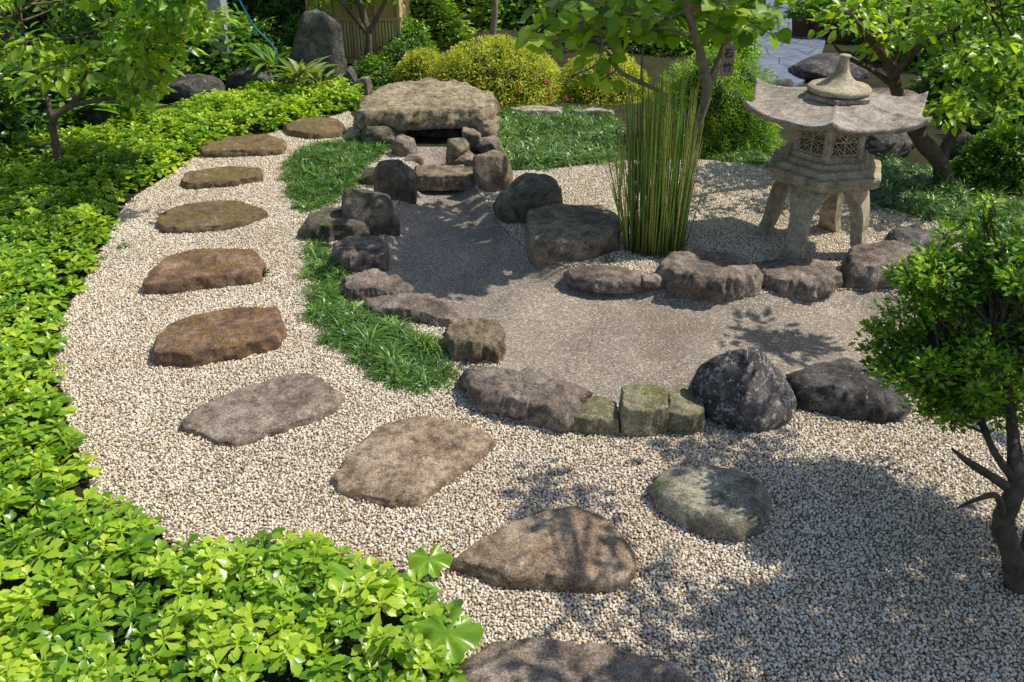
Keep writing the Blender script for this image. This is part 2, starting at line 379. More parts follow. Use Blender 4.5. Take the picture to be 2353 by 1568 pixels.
# ------------------------------------------------------------------ rocks
def fract(P,sc,octv,seed):
    o=Vector((seed*3.7,seed*1.3,seed*2.1))
    return np.array([noise.fractal(Vector(p)*sc+o,.8,2.1,octv) for p in P])
RC=[0]
def slab(name,outline,h,mat,z0=0.0,amp=.012,edge=.93,tilt=(0,0),world=False,crown=.012,label='',cat='stone',group=None,under=-.35,sm=5,grow=1.0):
    RC[0]+=1; sd=RC[0]
    if world: pl=np.array(outline,float)
    else:
        vs=[v for u,v in outline]; a,b=min(vs),max(vs)
        pl=np.array([G(u,v,z0+h*(b-v)/(b-a)) for u,v in outline])
    pl=pl.mean(0)+(pl-pl.mean(0))*grow
    N=150; C=resample(pl,N,sm)
    jit=np.array([noise.noise(Vector((c[0]*11,c[1]*11,sd)))+.5*noise.noise(Vector((c[0]*30,c[1]*30,sd)))+.3*noise.noise(Vector((c[0]*70,c[1]*70,sd))) for c in C])
    cen=C.mean(0); C=C+(C-cen)/np.linalg.norm(C-cen,axis=1,keepdims=True)*(jit*amp*1.4)[:,None]
    e=edge
    rings=[(.95,under),(.985,-.02),(1.0,.15),(1.0,.3),(.998,.45),(.992,.6),(.4*(.99)+.6*e,.82),(.15+.85*e if e>.9 else .1+.9*e,.93),(e-.02,.985),(e-.06,1.0),(e-.11,1.0),(e-.17,1.0),(e-.24,1.0),(e-.32,1.0),(e-.4,1.0),(e-.48,1.0),(e-.57,1.0),(e-.66,1.0),(.08,1.0)]
    rings=sorted(rings[:7],key=lambda q:q[1])+[(min(rings[7][0],rings[6][0]-.004),rings[7][1])]+rings[8:]
    V=[]
    for s,zf in rings:
        Q=cen+(C-cen)*s
        for q in Q: V.append((q[0],q[1],z0+h*zf))
    V.append((cen[0],cen[1],z0+h)); V=np.array(V)
    rel=V[:,:2]-cen; rad=np.linalg.norm(C-cen,axis=1).mean()
    top=np.clip((V[:,2]-z0)/h,0,1)
    n1=fract(V,6,4,sd); n2=fract(V,24,4,sd+9)
    dirv=np.stack([rel[:,0],rel[:,1],np.zeros(len(V))],1); dirv/=np.linalg.norm(dirv,axis=1,keepdims=True)+1e-6
    side=(1-np.clip((top-.85)/.15,0,1))
    V+=dirv*(side*(n1*amp*1.2+n2*amp*.9))[:,None]
    V[:,2]+=top*(n1*amp*.8-np.abs(n2)*amp*.6)+top*(rel[:,0]*tilt[0]+rel[:,1]*tilt[1])+crown*top*(1-np.clip(np.linalg.norm(rel,axis=1)/rad,0,1)**2)
    Fc=[]; nr=len(rings)
    for i in range(nr-1):
        for j in range(N):
            k=(j+1)%N; Fc.append((i*N+j,i*N+k,(i+1)*N+k,(i+1)*N+j))
    c=nr*N
    for j in range(N): Fc.append(((nr-1)*N+j,(nr-1)*N+(j+1)%N,c))
    area=np.sum(C[:,0]*np.roll(C[:,1],-1)-np.roll(C[:,0],-1)*C[:,1])
    if area<0: Fc=[tuple(reversed(f)) for f in Fc]
    o=mk(name,V,Fc,mat)
    return tag(o,label,cat,group)
SG="stepping stones through the gravel"
def step(ol,h,mat,label,**k):
    k.setdefault('edge',.955); k.setdefault('sm',3); k.setdefault('crown',.008); k.setdefault('amp',.010)
    return slab('stepping_stone',ol,h,mat,label=label,cat='stepping stone',group=SG,**k)
step([(650,290),(690,270),(770,268),(795,295),(785,320),(710,324),(660,312)],.065,M_path_gold,"small mossy brown stepping stone beside the slab bridge")
step([(452,345),(510,314),(620,308),(657,325),(652,357),(560,362),(462,363)],.06,M_path_gold,"flat dark mossy stepping stone beside the ground cover")
step([(413,425),(432,395),(520,382),(600,384),(607,412),(540,428),(430,438)],.055,M_path_gold,"flat golden brown mossy stepping stone in pale gravel")
step([(357,520),(375,488),(430,468),(555,459),(618,488),(580,512),(500,538),(380,542)],.06,M_path_gold,"golden mossy stepping stone with a pointed end")
step([(332,684),(345,635),(385,588),(450,571),(588,569),(610,605),(598,640),(500,658),(400,680)],.085,M_path_red,"thick reddish brown stepping stone with flat surface")
step([(357,845),(357,790),(385,752),(460,722),(560,702),(640,701),(652,745),(640,792),(560,822),(440,850)],.09,M_path_red,"rectangular rusty brown stepping stone with mossy surface")
step([(415,988),(450,940),(560,895),(670,860),(735,862),(787,915),(745,962),(640,1005),(530,1042),(470,1022)],.06,M_path_grey,"long purple grey stepping stone lying askew",tilt=(.02,.05))
step([(757,1112),(800,1050),(870,978),(960,950),(1060,965),(1142,1010),(1100,1062),(1030,1110),(965,1175),(890,1175),(785,1142)],.05,M_path_brown,"large flat brown stepping stone with six uneven sides")
step([(1025,1300),(1110,1240),(1240,1172),(1330,1153),(1395,1190),(1445,1250),(1472,1312),(1435,1365),(1300,1368),(1130,1345)],.065,M_path_brown,"big triangular grey brown stepping stone in dappled shade",edge=.91,crown=.02,sm=8)
step([(1490,1105),(1530,1070),(1620,1062),(1700,1078),(1752,1112),(1778,1170),(1742,1228),(1690,1255),(1620,1232),(1545,1185),(1497,1140)],.075,M_path_green,"rounded grey green stepping stone in the shade",edge=.89,crown=.018,sm=12)
step([(1030,1620),(1060,1510),(1150,1465),(1230,1453),(1400,1478),(1540,1510),(1630,1580),(1560,1680),(1300,1720),(1080,1700)],.06,M_path_grey,"broad shaded grey stepping stone with a worn surface",edge=.9,sm=8)
def boulder(name,bb,mat,label,cat='rock',group=None,dk=.75,dep=None,p=16,planes=14,flat=None,sink=.3,amp=.035,h=None,skew=0,seed=None,yoff=.2,ztilt=0,taper=0.,axes=True):
    RC[0]+=1; sd=seed or RC[0]
    r=np.random.default_rng(sd*17+3)
    u0,vt,u1,vb=bb
    y0=G(0,vb)[1]; w=(u1-u0)/F*(y0*CT+H*ST)
    d=dep or dk*w; yc=y0+d/2
    if h is None: h=max(.04,Zh(vt,yc+yoff*d))
    tt=yc*CT+(H-h/2)*ST; w=(u1-u0)/F*tt; xc=((u0+u1)/2-1176.5)/F*tt
    D=ICO5[0]; nrm=r.normal(size=(planes,3)); nrm/=np.linalg.norm(nrm,axis=1,keepdims=True)
    dd=r.uniform(.72,1.0,planes)
    ax=np.array([[1,0,0],[-1,0,0],[0,1,0],[0,-1,0],[0,0,1],[0,0,-1.]])+r.normal(size=(6,3))*.12
    if axes:
        nrm=np.vstack([nrm,ax]); dd=np.concatenate([dd,r.uniform(.85,1,6)])
        if flat: dd[-2]=flat
    q=np.maximum(D@nrm.T,0)/dd
    if not axes: q=np.hstack([q,np.full((len(D),1),.93)])
    rad=(q**p).sum(1)**(-1/p)
    V=D*rad[:,None]
    mn=V.min(0); mx=V.max(0); V=(V-(mn+mx)/2)/((mx-mn)/2)
    n1=fract(V,1.3,4,sd); n2=fract(V,5,4,sd+5)
    V=V*(1+amp*1.6*n1+amp*.7*n2)[:,None]
    V[:,0]*=w/2; V[:,1]*=d/2
    z=(V[:,2]+1)/2
    V[:,2]=-sink*h+z*h*(1+sink)
    V[:,:2]*=(1-taper*np.clip(z-.4,0,1))[:,None]
    V[:,0]+=skew*(V[:,2]/h-.3)*w
    V[:,2]+=ztilt*V[:,0]*np.clip(z,0,1)
    V[:,0]+=xc; V[:,1]+=yc
    o=mk(name,V,ICO5[1],mat)
    return tag(o,label,cat,group)
PG="rocks edging the dry pond"
def pr(bb,mat,label,**k): return boulder('pond_rock',bb,mat,label,group=PG,**k)
def ps(ol,h,mat,label,**k): return slab('pond_rock',ol,h,mat,label=label,cat='rock',group=PG,**k)
pr((858,362,956,466),M_rock_dark_moss,"dark angular upright rock beside the cascade sill",p=30,dk=.6,amp=.02,seed=5)
pr((828,384,868,432),M_rock_dark_moss,"small dark rock against a taller one")
pr((1087,350,1178,446),M_rock_brown,"blocky brown rock beside the cascade sill",p=24,dk=.8,amp=.02)
pr((1133,394,1298,524),M_rock_dark_moss,"dark rounded mossy rock in tree shade",p=12,taper=.2,seed=71,axes=False,dk=.9)
pr((778,424,912,545),M_rock_dark_moss,"dark sloping rock at the pond edge",p=14,dk=.7,skew=-.08,taper=.25)
ps([(692,545),(705,505),(760,477),(822,472),(848,505),(842,548),(760,556)],.10,M_rock_dark_moss,"low dark brown mossy rock beside mondo grass",edge=.88,crown=.02,amp=.018,grow=1.05,sm=3)
ps([(764,565),(790,546),(868,540),(888,590),(886,625),(800,624),(770,596)],.10,M_rock,"blunt grey brown rock at the pond edge",edge=.9,amp=.016,grow=1.08,sm=3)
ps([(784,668),(795,634),(850,621),(915,640),(940,672),(922,690),(800,690)],.065,M_rock,"low sloping grey rock at the pond edge",edge=.88,crown=.02,amp=.014,grow=1.08,sm=3)
ps([(842,690),(880,675),(960,678),(1030,700),(1058,735),(1040,758),(960,738),(870,718)],.06,M_rock,"long flat purple grey rock beside mondo grass",edge=.88,crown=.02,amp=.014,grow=1.1,sm=3)
ps([(1010,790),(1022,748),(1070,727),(1148,734),(1162,785),(1148,835),(1085,842),(1030,822)],.11,M_rock_brown,"squared brown rock with a flat lit surface",edge=.88,amp=.020,crown=.015,sm=4)
ps([(1062,862),(1072,832),(1120,834),(1160,858),(1230,850),(1300,862),(1338,905),(1332,955),(1290,985),(1230,990),(1150,948),(1082,912)],.11,M_rock,"large pitted dark grey rock lying along the pond edge",edge=.88,amp=.026,crown=.015,sm=3,grow=1.03)
ps([(1316,985),(1322,930),(1370,907),(1418,932),(1421,998),(1350,1001)],.075,M_rock_moss,"small angular mossy cut stone at the pond edge",edge=.94,amp=.007,sm=1,crown=.008)
ps([(1424,988),(1425,896),(1482,878),(1532,890),(1534,990),(1490,1004),(1436,1002)],.135,M_rock_moss,"upright square mossy cut stone at the pond edge",edge=.95,amp=.006,sm=1,crown=0)
ps([(1532,985),(1534,905),(1572,888),(1612,922),(1617,985),(1580,1004)],.105,M_rock_moss,"small five sided mossy cut stone next to the boulder",edge=.95,amp=.006,sm=1,crown=0)
pr((1583,772,1835,1000),M_rock_lichen,"large smooth black boulder speckled with pale lichen",p=13,amp=.03,dk=.8,planes=13,seed=35,axes=False,taper=.34,skew=-.08,sink=.4)
ps([(1795,868),(1850,832),(1960,824),(2050,860),(2092,945),(2060,980),(1950,966),(1830,920)],.12,M_rock_dark,"dark boulder in the shade of a small tree",edge=.8,crown=.04,amp=.02,sm=8)
ps([(1210,575),(1208,485),(1260,466),(1385,468),(1424,505),(1422,566),(1370,598),(1300,612),(1230,604)],.15,M_rock_brown,"big flat topped block of brown stone in the pond",edge=.96,amp=.009,crown=.0,sm=2)
ps([(1298,622),(1330,606),(1420,610),(1490,640),(1482,667),(1380,670),(1310,642)],.05,M_rock,"low purple grey rock below the horsetails",edge=.88,crown=.015,sm=3)
pr((1470,628,1532,672),M_rock,"small low grey rock between two larger ones",p=14,dk=.8)
ps([(1512,625),(1535,582),(1600,568),(1700,588),(1748,648),(1742,680),(1640,689),(1540,668)],.13,M_rock,"blocky purple brown rock at the pond edge",edge=.91,amp=.018,sm=2,crown=.0)
ps([(1722,612),(1742,595),(1860,590),(1912,605),(1944,650),(1905,676),(1800,681),(1748,655)],.09,M_rock,"low grey brown rock before the stone lantern",edge=.9,amp=.018,sm=3)
ps([(1935,590),(1975,556),(2060,549),(2118,582),(2112,650),(2040,669),(1948,655)],.14,M_rock,"purple brown rock near the stone lantern",edge=.88,amp=.02)
pr((2040,528,2190,590),M_rock_dark,"dark low rock behind a small leafy tree",p=12)
pr((2160,640,2330,760),M_rock,"grey rock half hidden by a leafy shrub",p=12)
# cascade
slab('cascade_sill',[(-.69,6.0),(-.28,6.0),(-.26,6.2),(-.48,6.25),(-.71,6.22)],.085,M_rock_brown,world=True,label="flat stone sill where the cascade drops into the pond",cat='stone',amp=.008,edge=.95,crown=0,sm=2)
slab('slab_bridge',[(-1.26,6.98),(-.95,6.93),(-.6,7.0),(-.30,7.0),(-.13,7.12),(-.12,7.45),(-.35,7.78),(-.75,7.92),(-1.1,7.75),(-1.25,7.35)],.165,M_slab,z0=.125,world=True,label="massive pale rough hewn stone slab bridging the cascade mouth",cat='stone slab',amp=.026,edge=.95,crown=.012,under=-.02,tilt=(.0,.03),sm=2)
CG="rocks around the cascade mouth"
def cr(bb,mat,label,**k): return boulder('cascade_rock',bb,mat,label,group=CG,**k)
cr((826,290,935,345),M_rock_dark_moss,"dark rock propping one end of the slab",h=.17,dk=.9)
cr((1065,290,1150,330),M_slab,"pale rock propping the other end of the slab",h=.17,dk=1.0)
cr((898,312,958,368),M_rock,"small grey stone at the cascade mouth",p=26)
cr((862,308,912,345),M_rock_brown,"small brown stone under the slab",p=20)
cr((1022,314,1078,374),M_rock_brown,"leaning brown stone beside the cascade",p=26,skew=.2)
cr((1062,294,1108,352),M_rock,"upright grey stone beside the cascade",p=24)
cr((1092,316,1154,358),M_rock,"low pale grey stone beside the cascade",p=22)
cr((925,350,975,378),M_rock,"little grey stone in the cascade channel",p=16)
cr((1040,348,1100,380),M_rock_brown,"little brown stone in the cascade channel",p=16)
cr((930,285,1080,316),M_rock_dark,"dark stone closing the cascade mouth under the slab",h=.08,dk=.3)
for ol,l in (([(1165,250),(1240,243),(1292,252),(1290,268),(1200,272)],"flat pale flagstone sunk in mondo grass"),([(1308,256),(1360,250),(1412,256),(1410,270),(1330,272)],"flat pinkish flagstone near the azaleas")):
    slab('flagstone',ol,.06,M_flag,label=l,cat='flagstone',group="flagstones behind the pond",amp=.005)
boulder('standing_stone',(640,22,795,214),M_stele,"tall dark grey upright memorial stone among shrubs",cat='standing stone',dk=.3,p=20,sink=.1,amp=.04,seed=63,taper=.2,planes=8)
boulder('marker_stone',(788,152,822,212),M_stele,"small upright grey marker stone beside the standing stone",cat='stone',dk=.8,p=30,amp=.015)
boulder('marker_stone',(815,172,856,220),M_rock,"short square stone post by the fence",cat='stone',dk=.8,p=30,amp=.015)
BG="dark rocks in the planted bank"
for bb,l in (((1820,128,2005,192),"wide dark boulder beside the paved path"),((1975,288,2110,372),"dark boulder under the plum tree"),((1985,205,2110,250),"low purple rock under the plum tree"),((1770,180,1830,212),"small rock at the path edge"),((0,320,140,395),"dark mossy rock beneath the shrubs"),((180,225,330,300),"dark shaded rock on the bank"),((380,170,520,245),"dark rock wall stone among leaves"),((520,150,640,225),"shaded dark rock behind ground cover"),((0,235,120,300),"dark rock in deep shade"),((860,196,960,225),"low edging rock before the azalea"),((2180,300,2240,370),"dark rock behind the mondo grass")):
    boulder('bank_rock',bb,M_rock_dark if 'purple' not in l else M_rock,l,group=BG,p=10,taper=.2)
# ------------------------------------------------------------------ stone lantern
def build_lantern():
    cx,cy=1.825,4.99
    L=empty('stone_lantern',(cx,cy,0)); tag(L,"weathered tan granite snow-viewing lantern on four curved legs in gravel",'stone lantern')
    view=math.atan2(-cy,-cx); th0=view
    def hexR(a,R):
        d=((a-th0)%(math.pi/3))-math.pi/6
        return R*math.cos(math.pi/6)/math.cos(d)
    def corner(a): return abs(((a-th0)%(math.pi/3))-math.pi/6)/(math.pi/6)
    def loft(prof,n=96,mod=None,name='',mat=M_lantern,hexa=True,smooth=False):
        V=[];Fc=[]
        for R,z in prof:
            for j in range(n):
                a=2*math.pi*j/n+th0; r=hexR(a,R) if hexa else R
                zz=z
                if mod: r,zz=mod(a,r,z,R)
                V.append((cx+r*math.cos(a),cy+r*math.sin(a),zz))
        for i in range(len(prof)-1):
            for j in range(n):
                k=(j+1)%n; Fc.append((i*n+j,i*n+k,(i+1)*n+k,(i+1)*n+j))
        Fc.append(tuple(range(n))[::-1]); Fc.append(tuple(range((len(prof)-1)*n,len(prof)*n)))
        return mk(name,V,Fc,mat,parent=L,smooth=smooth)
    for q in range(4):
        a=view+math.radians(-17)+q*math.pi/2
        V=[];Fc=[]; K=30
        for i in range(K+1):
            t=i/K
            # outward sweep of the leg and its arched inner outline
            rc=.195+.075*math.sin(min(t*1.3,1)*math.pi/2)+.05*max(0,(t-.62)/.38)**2
            z=.447*(1-t)
            w=.060+.165*math.sqrt(max(0,1-min(t/.42,1)**2))*(1-.25*t)**1 if t<.42 else .060
            w=.060+(.150*(1-math.sqrt(max(0,1-(1-min(t/.5,1))**2))))+.016*max(0,(t-.8)/.2)
            th=.045+.02*max(0,1-t*1.6)
            for (s,o) in ((-1,-1),(-1,.85),(-.86,1.08),(0,1.16),(.86,1.08),(1,.85),(1,-1)):
                ang=a+s*w/(rc+.02)
                rr=rc+o*th*.75
                V.append((cx+math.cos(ang)*rr,cy+math.sin(ang)*rr,z))
        m=7
        for i in range(K):
            for j in range(m):
                k=(j+1)%m; Fc.append((i*m+j,(i+1)*m+j,(i+1)*m+k,i*m+k))
        Fc.append(tuple(range(m))); Fc.append(tuple(range(K*m,K*m+m))[::-1])
        mk('leg',V,Fc,M_lantern,parent=L,smooth=False)
    def petal(a,r,z,R):
        ph=((a-th0)/(math.pi/3)*2)%1.0; lob=abs(math.sin(ph*math.pi))
        if .44<z<.48: z=z-.012*lob
        return r,z
    loft([(.26,.440),(.335,.452),(.348,.462),(.352,.472),(.352,.505),(.345,.511),(.303,.514),(.303,.543),(.296,.548),(.258,.551),(.258,.572),(.25,.578)],mod=petal,name='platform')
    parts=[]
    for f in range(6):
        for s in (-.5,.5):
            a0=th0+math.pi/6+f*math.pi/3
            n=np.array([math.cos(a0),math.sin(a0),0]); tt=np.array([-math.sin(a0),math.cos(a0),0])
            c=np.array([cx,cy,.489])+n*(.352*math.cos(math.pi/6)+.001)+tt*s*.170
            for rr,ry in ((.074,.011),(.044,.005)):
                pts=[c+tt*rr*math.cos(q)+np.array([0,0,1])*ry*math.sin(q)*1.3 for q in np.linspace(0,2*math.pi,15)]
                parts.append(tube(pts,[.003]*15,5,1))
    V,Fc,_=merge(parts); mk('carved_relief',V,Fc,M_lantern,parent=L)
    def sub(name,parts,mat=M_lantern,smooth=False):
        V,Fc,_=merge(parts); V=V-np.array([cx,cy,0])
        me=bpy.data.meshes.new(name); me.from_pydata(V.tolist(),[],Fc.tolist()); me.materials.append(mat)
        o=bpy.data.objects.new(name,me); COL.objects.link(o); return o
    Rb=.218; z0,z1=.578,.850
    def band(Ro,Ri,za,zb):
        V=[];Fc=[]
        for R,z in ((Ro,za),(Ro,zb),(Ri,zb),(Ri,za)):
            for j in range(6): a=th0+j*math.pi/3; V.append((cx+R*math.cos(a),cy+R*math.sin(a),z))
        for i in range(4):
            for j in range(6):
                k=(j+1)%6; i2=(i+1)%4; Fc.append((i*6+j,i*6+k,i2*6+k,i2*6+j))
        return np.array(V),np.array(Fc),np.zeros(24)
    zb,zt=z0+.030,z0+.195
    fr=[band(Rb,Rb-.05,z0,zb),band(Rb+.003,Rb-.05,zt,z1)]
    for j in range(6):
        a=th0+j*math.pi/3; c=np.array([cx+(Rb-.021)*math.cos(a),cy+(Rb-.021)*math.sin(a)])
        q=[]
        for z in (zb-.001,zt+.001):
            for k in range(6):
                b=a+k*math.pi/3; q.append((c[0]+.021*math.cos(b),c[1]+.021*math.sin(b),z))
        Fc=np.array([(k,(k+1)%6,6+(k+1)%6,6+k) for k in range(6)])
        fr.append((np.array(q),Fc,np.zeros(12)))
    box=sub('light_box',fr); box.parent=L
    for f in range(6):
        a0=th0+math.pi/6+f*math.pi/3
        n=np.array([math.cos(a0),math.sin(a0),0]); tt=np.array([-math.sin(a0),math.cos(a0),0]); zz=np.array([0,0,1.])
        c=np.array([cx,cy,(zb+zt)/2])+n*(Rb*math.cos(math.pi/6)-.012)
        W=.081; Hh=.077; pz=[]
        def bar(p,q,r=.0055): pz.append(tube([c+tt*p[0]+zz*p[1],c+tt*q[0]+zz*q[1]],[r,r],4,1))
        for s in (-1,1):
            bar((s*W,-Hh),(s*W,Hh),.009); bar((-W,s*Hh),(W,s*Hh),.009)
        bar((0,-Hh),(0,Hh)); bar((-W,0),(W,0))
        for sx in (-1,1):
            m=sx*W/2
            for sz in (-1,1):
                mz=sz*Hh/2
                for s in np.linspace(0,2*math.pi,5)[:4]+math.pi/4:
                    dx,dz=math.cos(s)*W*.5,math.sin(s)*Hh*.5
                    pts=[]
                    for q in np.linspace(0,2*math.pi,9):
                        al=.5+.5*math.cos(q)*.95; be=.24*math.sin(q)
                        pts.append(c+tt*(m+dx*1.35*al-dz*be)+zz*(mz+dz*1.35*al+dx*be))
                    pz.append(tube(pts,[.0036]*9,4,1))
        w=sub('window',pz); w.parent=box
    n=192; V=[];Fc=[]; R0=.555
    S=[.12,.2,.3,.4,.5,.6,.7,.78,.86,.92,.97,1.0]
    def roofpt(s,a,under):
        c=corner(a); r=hexR(a,R0)*(1-.06*(1-c)*s)*s
        z=.843+.088*(1-s)**1.15+.056*(s**5)*c**3+.009*math.exp(-((1-c)/.08)**2)*min(1,s*1.5)
        if under: z=.815+.050*(s**5)*c**3; r*=.985
        return (cx+r*math.cos(a),cy+r*math.sin(a),z)
    for s in S:
        for j in range(n): V.append(roofpt(s,th0+2*math.pi*j/n,False))
    for s in S[::-1]:
        for j in range(n): V.append(roofpt(s,th0+2*math.pi*j/n,True))
    m=len(S)*2
    for i in range(m-1):
        for j in range(n):
            k=(j+1)%n; Fc.append((i*n+j,(i+1)*n+j,(i+1)*n+k,i*n+k))
    Fc=[tuple(reversed(f)) for f in Fc]
    V=np.array(V); V[:,2]+=fract(V,14,3,3)*.0025
    mk('roof',V,Fc,M_lantern_roof,parent=L)
    loft([(.195,.902),(.195,.922),(.18,.926)],name='roof_plate',mat=M_lantern_roof)
    prof=[(.14,.924),(.162,.929),(.175,.941),(.175,.952),(.162,.964),(.13,.971),(.108,.977),(.088,.988),(.068,1.003),(.050,1.022),(.038,1.047),(.030,1.075),(.026,1.10),(.027,1.113),(.033,1.122),(.030,1.130),(.01,1.131)]
    loft(prof,n=40,name='finial',hexa=False,smooth=True)
build_lantern()
# ------------------------------------------------------------------ horsetails
def horsetail():
    m,nt=newmat('horsetail_stem'); t=NT(nt); p=t.pos()
    col=t.ramp(t.attr(),[(0,(.03,.085,.012)),(.3,(.10,.23,.025)),(.6,(.27,.43,.06)),(.85,(.66,.63,.17)),(1,(.62,.38,.13))])
    sx=nt.nodes.new('ShaderNodeSeparateXYZ'); nt.links.new(p,sx.inputs[0])
    w=t.math('FRACT',t.math('ADD',t.math('MULTIPLY',sx.outputs['Z'],11),t.math('MULTIPLY',t.attr(),9)))
    bnd=t.ramp(w,[(.0,(.12,.1,.08)),(.05,(.2,.17,.1)),(.07,(1,1,1))])
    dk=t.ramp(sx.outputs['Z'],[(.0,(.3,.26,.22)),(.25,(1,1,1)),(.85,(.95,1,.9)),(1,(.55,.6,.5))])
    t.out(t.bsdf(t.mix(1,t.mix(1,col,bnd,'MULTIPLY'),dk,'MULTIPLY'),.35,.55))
    cx,cy=G(1510,598)
    parts=[]
    for i in range(300):
        a=rng.uniform(0,6.28); r=math.sqrt(rng.random())
        bx=cx+.17*r*math.cos(a); by=cy+.11+.13*r*math.sin(a)
        hh=(.5+.68*rng.random()**.8)*(1-.10*r); ln=.06*r+rng.normal()*.014
        wild=2.2 if rng.random()<.16 else 1
        lx=math.cos(a)*ln+rng.normal()*.024*wild-.03*hh; ly=math.sin(a)*ln*.8+rng.normal()*.02*wild
        rr=rng.uniform(.0022,.0040)
        P=[(bx,by,-.02),(bx+lx*.45,by+ly*.45,hh*.45),(bx+lx,by+ly,hh)]
        V,Fc,_=tube(P,[rr,rr,rr*.4],5,3)
        parts.append((V,Fc,np.full(len(V),rng.random())))
    for i in range(14):
        L=rng.uniform(.5,.8)
        P=[(cx-.15,cy+.1,0),(cx-.15-.08,cy+.08+.05*i/14,L*.45),(cx-.17-.14*rng.random()-.03,cy+.05,L)]
        V,Fc,_=tube(P,[.003,.003,.001],4,2); parts.append((V,Fc,np.full(len(V),.7)))
    V,Fc,r=merge(parts)
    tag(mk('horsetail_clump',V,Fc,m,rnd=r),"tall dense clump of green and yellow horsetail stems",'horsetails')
horsetail()
# ------------------------------------------------------------------ ground covers
def sample(pl,sp,jit=.5):
    mn=pl.min(0); mx=pl.max(0)
    X,Y=np.meshgrid(np.arange(mn[0],mx[0],sp),np.arange(mn[1],mx[1],sp))
    X=X.ravel()+rng.uniform(-jit,jit,X.size)*sp; Y=Y.ravel()+rng.uniform(-jit,jit,Y.size)*sp
    k=pip(X,Y,pl); return X[k],Y[k]
def mondo(name,pls,tuft_sp,nb,label,ln=(.07,.12),w=.024,drop=.06):
    parts=[]
    for pl in pls:
        TX,TY=sample(pl,tuft_sp,.6); k=rng.random(len(TX))>drop+.3*(pdist(TX,TY,pl)<.05); TX=TX[k];TY=TY[k]
        TX=TX+rng.normal(size=len(TX))*.014; TY=TY+rng.normal(size=len(TY))*.014
        nt_=len(TX); d0=pdist(TX,TY,pl)
        hum=np.array([noise.noise(Vector((x*8,y*8,3))) for x,y in zip(TX,TY)])
        size=rng.uniform(.65,1.2,nt_)*np.clip(.65+d0*5,0,1)*(1+.5*hum); br=np.clip(rng.random(nt_)*.45+.08+.35*hum,0,.7)
        leanx=rng.normal(size=nt_)*.3; leany=rng.normal(size=nt_)*.3
        for cv in (1.3,1.9,2.5):
            idx=np.repeat(np.arange(nt_),nb); m=len(idx)
            a=rng.uniform(0,6.28,m); el=rng.uniform(.2,1.5,m)
            f=np.stack([np.cos(a)*el+leanx[idx],np.sin(a)*el+leany[idx],np.ones(m)],1)
            up=np.stack([np.cos(a),np.sin(a),-.3*np.ones(m)],1)
            TV,TF=blade(5,w,cv)
            s=rng.uniform(*ln,m)*size[idx]
            X=TX[idx]+np.cos(a)*.008; Y=TY[idx]+np.sin(a)*.008
            parts.append(scatter(TV,TF,np.stack([X,Y,gh(X,Y)+.003+.02*np.clip(hum[idx],0,1)],1),frames(f,up),s,np.clip(rng.random(m)*.7+br[idx]-.05,0,1)))
    V,Fc,r=merge(parts)
    o=mk(name,V,Fc,L_mondo,rnd=r,kind='stuff',origin=np.zeros(3)); o["label"]=label; o["category"]="grass"
mondo('mondo_grass',[MA],.034,12,"dense dark green mondo grass between gravel path and pond rocks",ln=(.075,.12),w=.028)
mondo('mondo_grass',[MB],.036,11,"sunlit mondo grass patch beside the cascade",ln=(.07,.11),w=.032)
mondo('mondo_grass',[MC,MD,ME],.048,10,"mondo grass bank behind the pond",ln=(.08,.115),w=.036)
PB=poly(LEFTB)
PACH=np.array(list(map(tuple,PB))+[(-.2,1.0),(-3.2,1.0),(-5.2,5.5),(-5.2,7.2),tuple(G(120,345)),tuple(G(400,265)),tuple(G(600,218)),tuple(G(830,216)),tuple(G(840,245))])
def pachysandra():
    parts=[]
    def layer(sp,dz,sc,drop=0):
        X,Y=sample(PACH,sp,.55)
        P0=np.stack([X,Y,np.zeros_like(X)],1); u,v=proj(P0); k=(u>-250)&(v<1900)&(rng.random(len(X))>drop); X=X[k];Y=Y[k]
        n=len(X); d=pdist(X,Y,PACH)
        hn=np.array([noise.noise(Vector((x*3.5,y*3.5,4)))+.5*noise.noise(Vector((x*9,y*9,7))) for x,y in zip(X,Y)])
        Z=(.10+.045*hn)*np.clip(.3+d*4,0,1)+dz+rng.uniform(-.025,.025,n)
        Z=np.maximum(Z,.02)
        rb=np.clip(rng.random(n)*.65+.2+.25*hn,0,1); tilt=rng.normal(size=(n,2))*.26
        base=rng.uniform(0,6.28,n); sz=rng.uniform(.75,1.15,n)
        for tier,(cnt,el,ls,zz) in enumerate(((6,.05,.068,0),(4,.5,.049,.012),(3,1.3,.028,.019))):
            for c in range(cnt):
                kk=rng.random(n)<.93; m=kk.sum()
                a=base[kk]+c*2*math.pi/cnt+tier*.5+rng.normal(size=m)*.16
                e=el+rng.normal(size=m)*.2
                f=np.stack([np.cos(a),np.sin(a),e+tilt[kk,0]*np.cos(a)+tilt[kk,1]*np.sin(a)],1)
                up=np.stack([tilt[kk,0]*-.5,tilt[kk,1]*-.5,np.ones(m)],1)+rng.normal(size=(m,3))*.14
                up[:,:2]-=.6*el*f[:,:2]
                s=ls*sc*sz[kk]*rng.uniform(.8,1.2,m)
                parts.append(scatter(*L_PACH,np.stack([X[kk],Y[kk],Z[kk]+zz],1),frames(f,up),s,np.clip(rb[kk]+rng.normal(size=m)*.12+tier*.16-.05,0,1)))
    layer(.070,.03,1.0,.04)
    layer(.095,-.02,1.0,.05)
    V,Fc,r=merge(parts)
    o=mk('pachysandra_ground_cover',V,Fc,L_pach,rnd=r,kind='stuff',origin=np.zeros(3)); o["label"]="glossy bright green pachysandra ground cover bordering the gravel"; o["category"]="ground cover"
pachysandra()
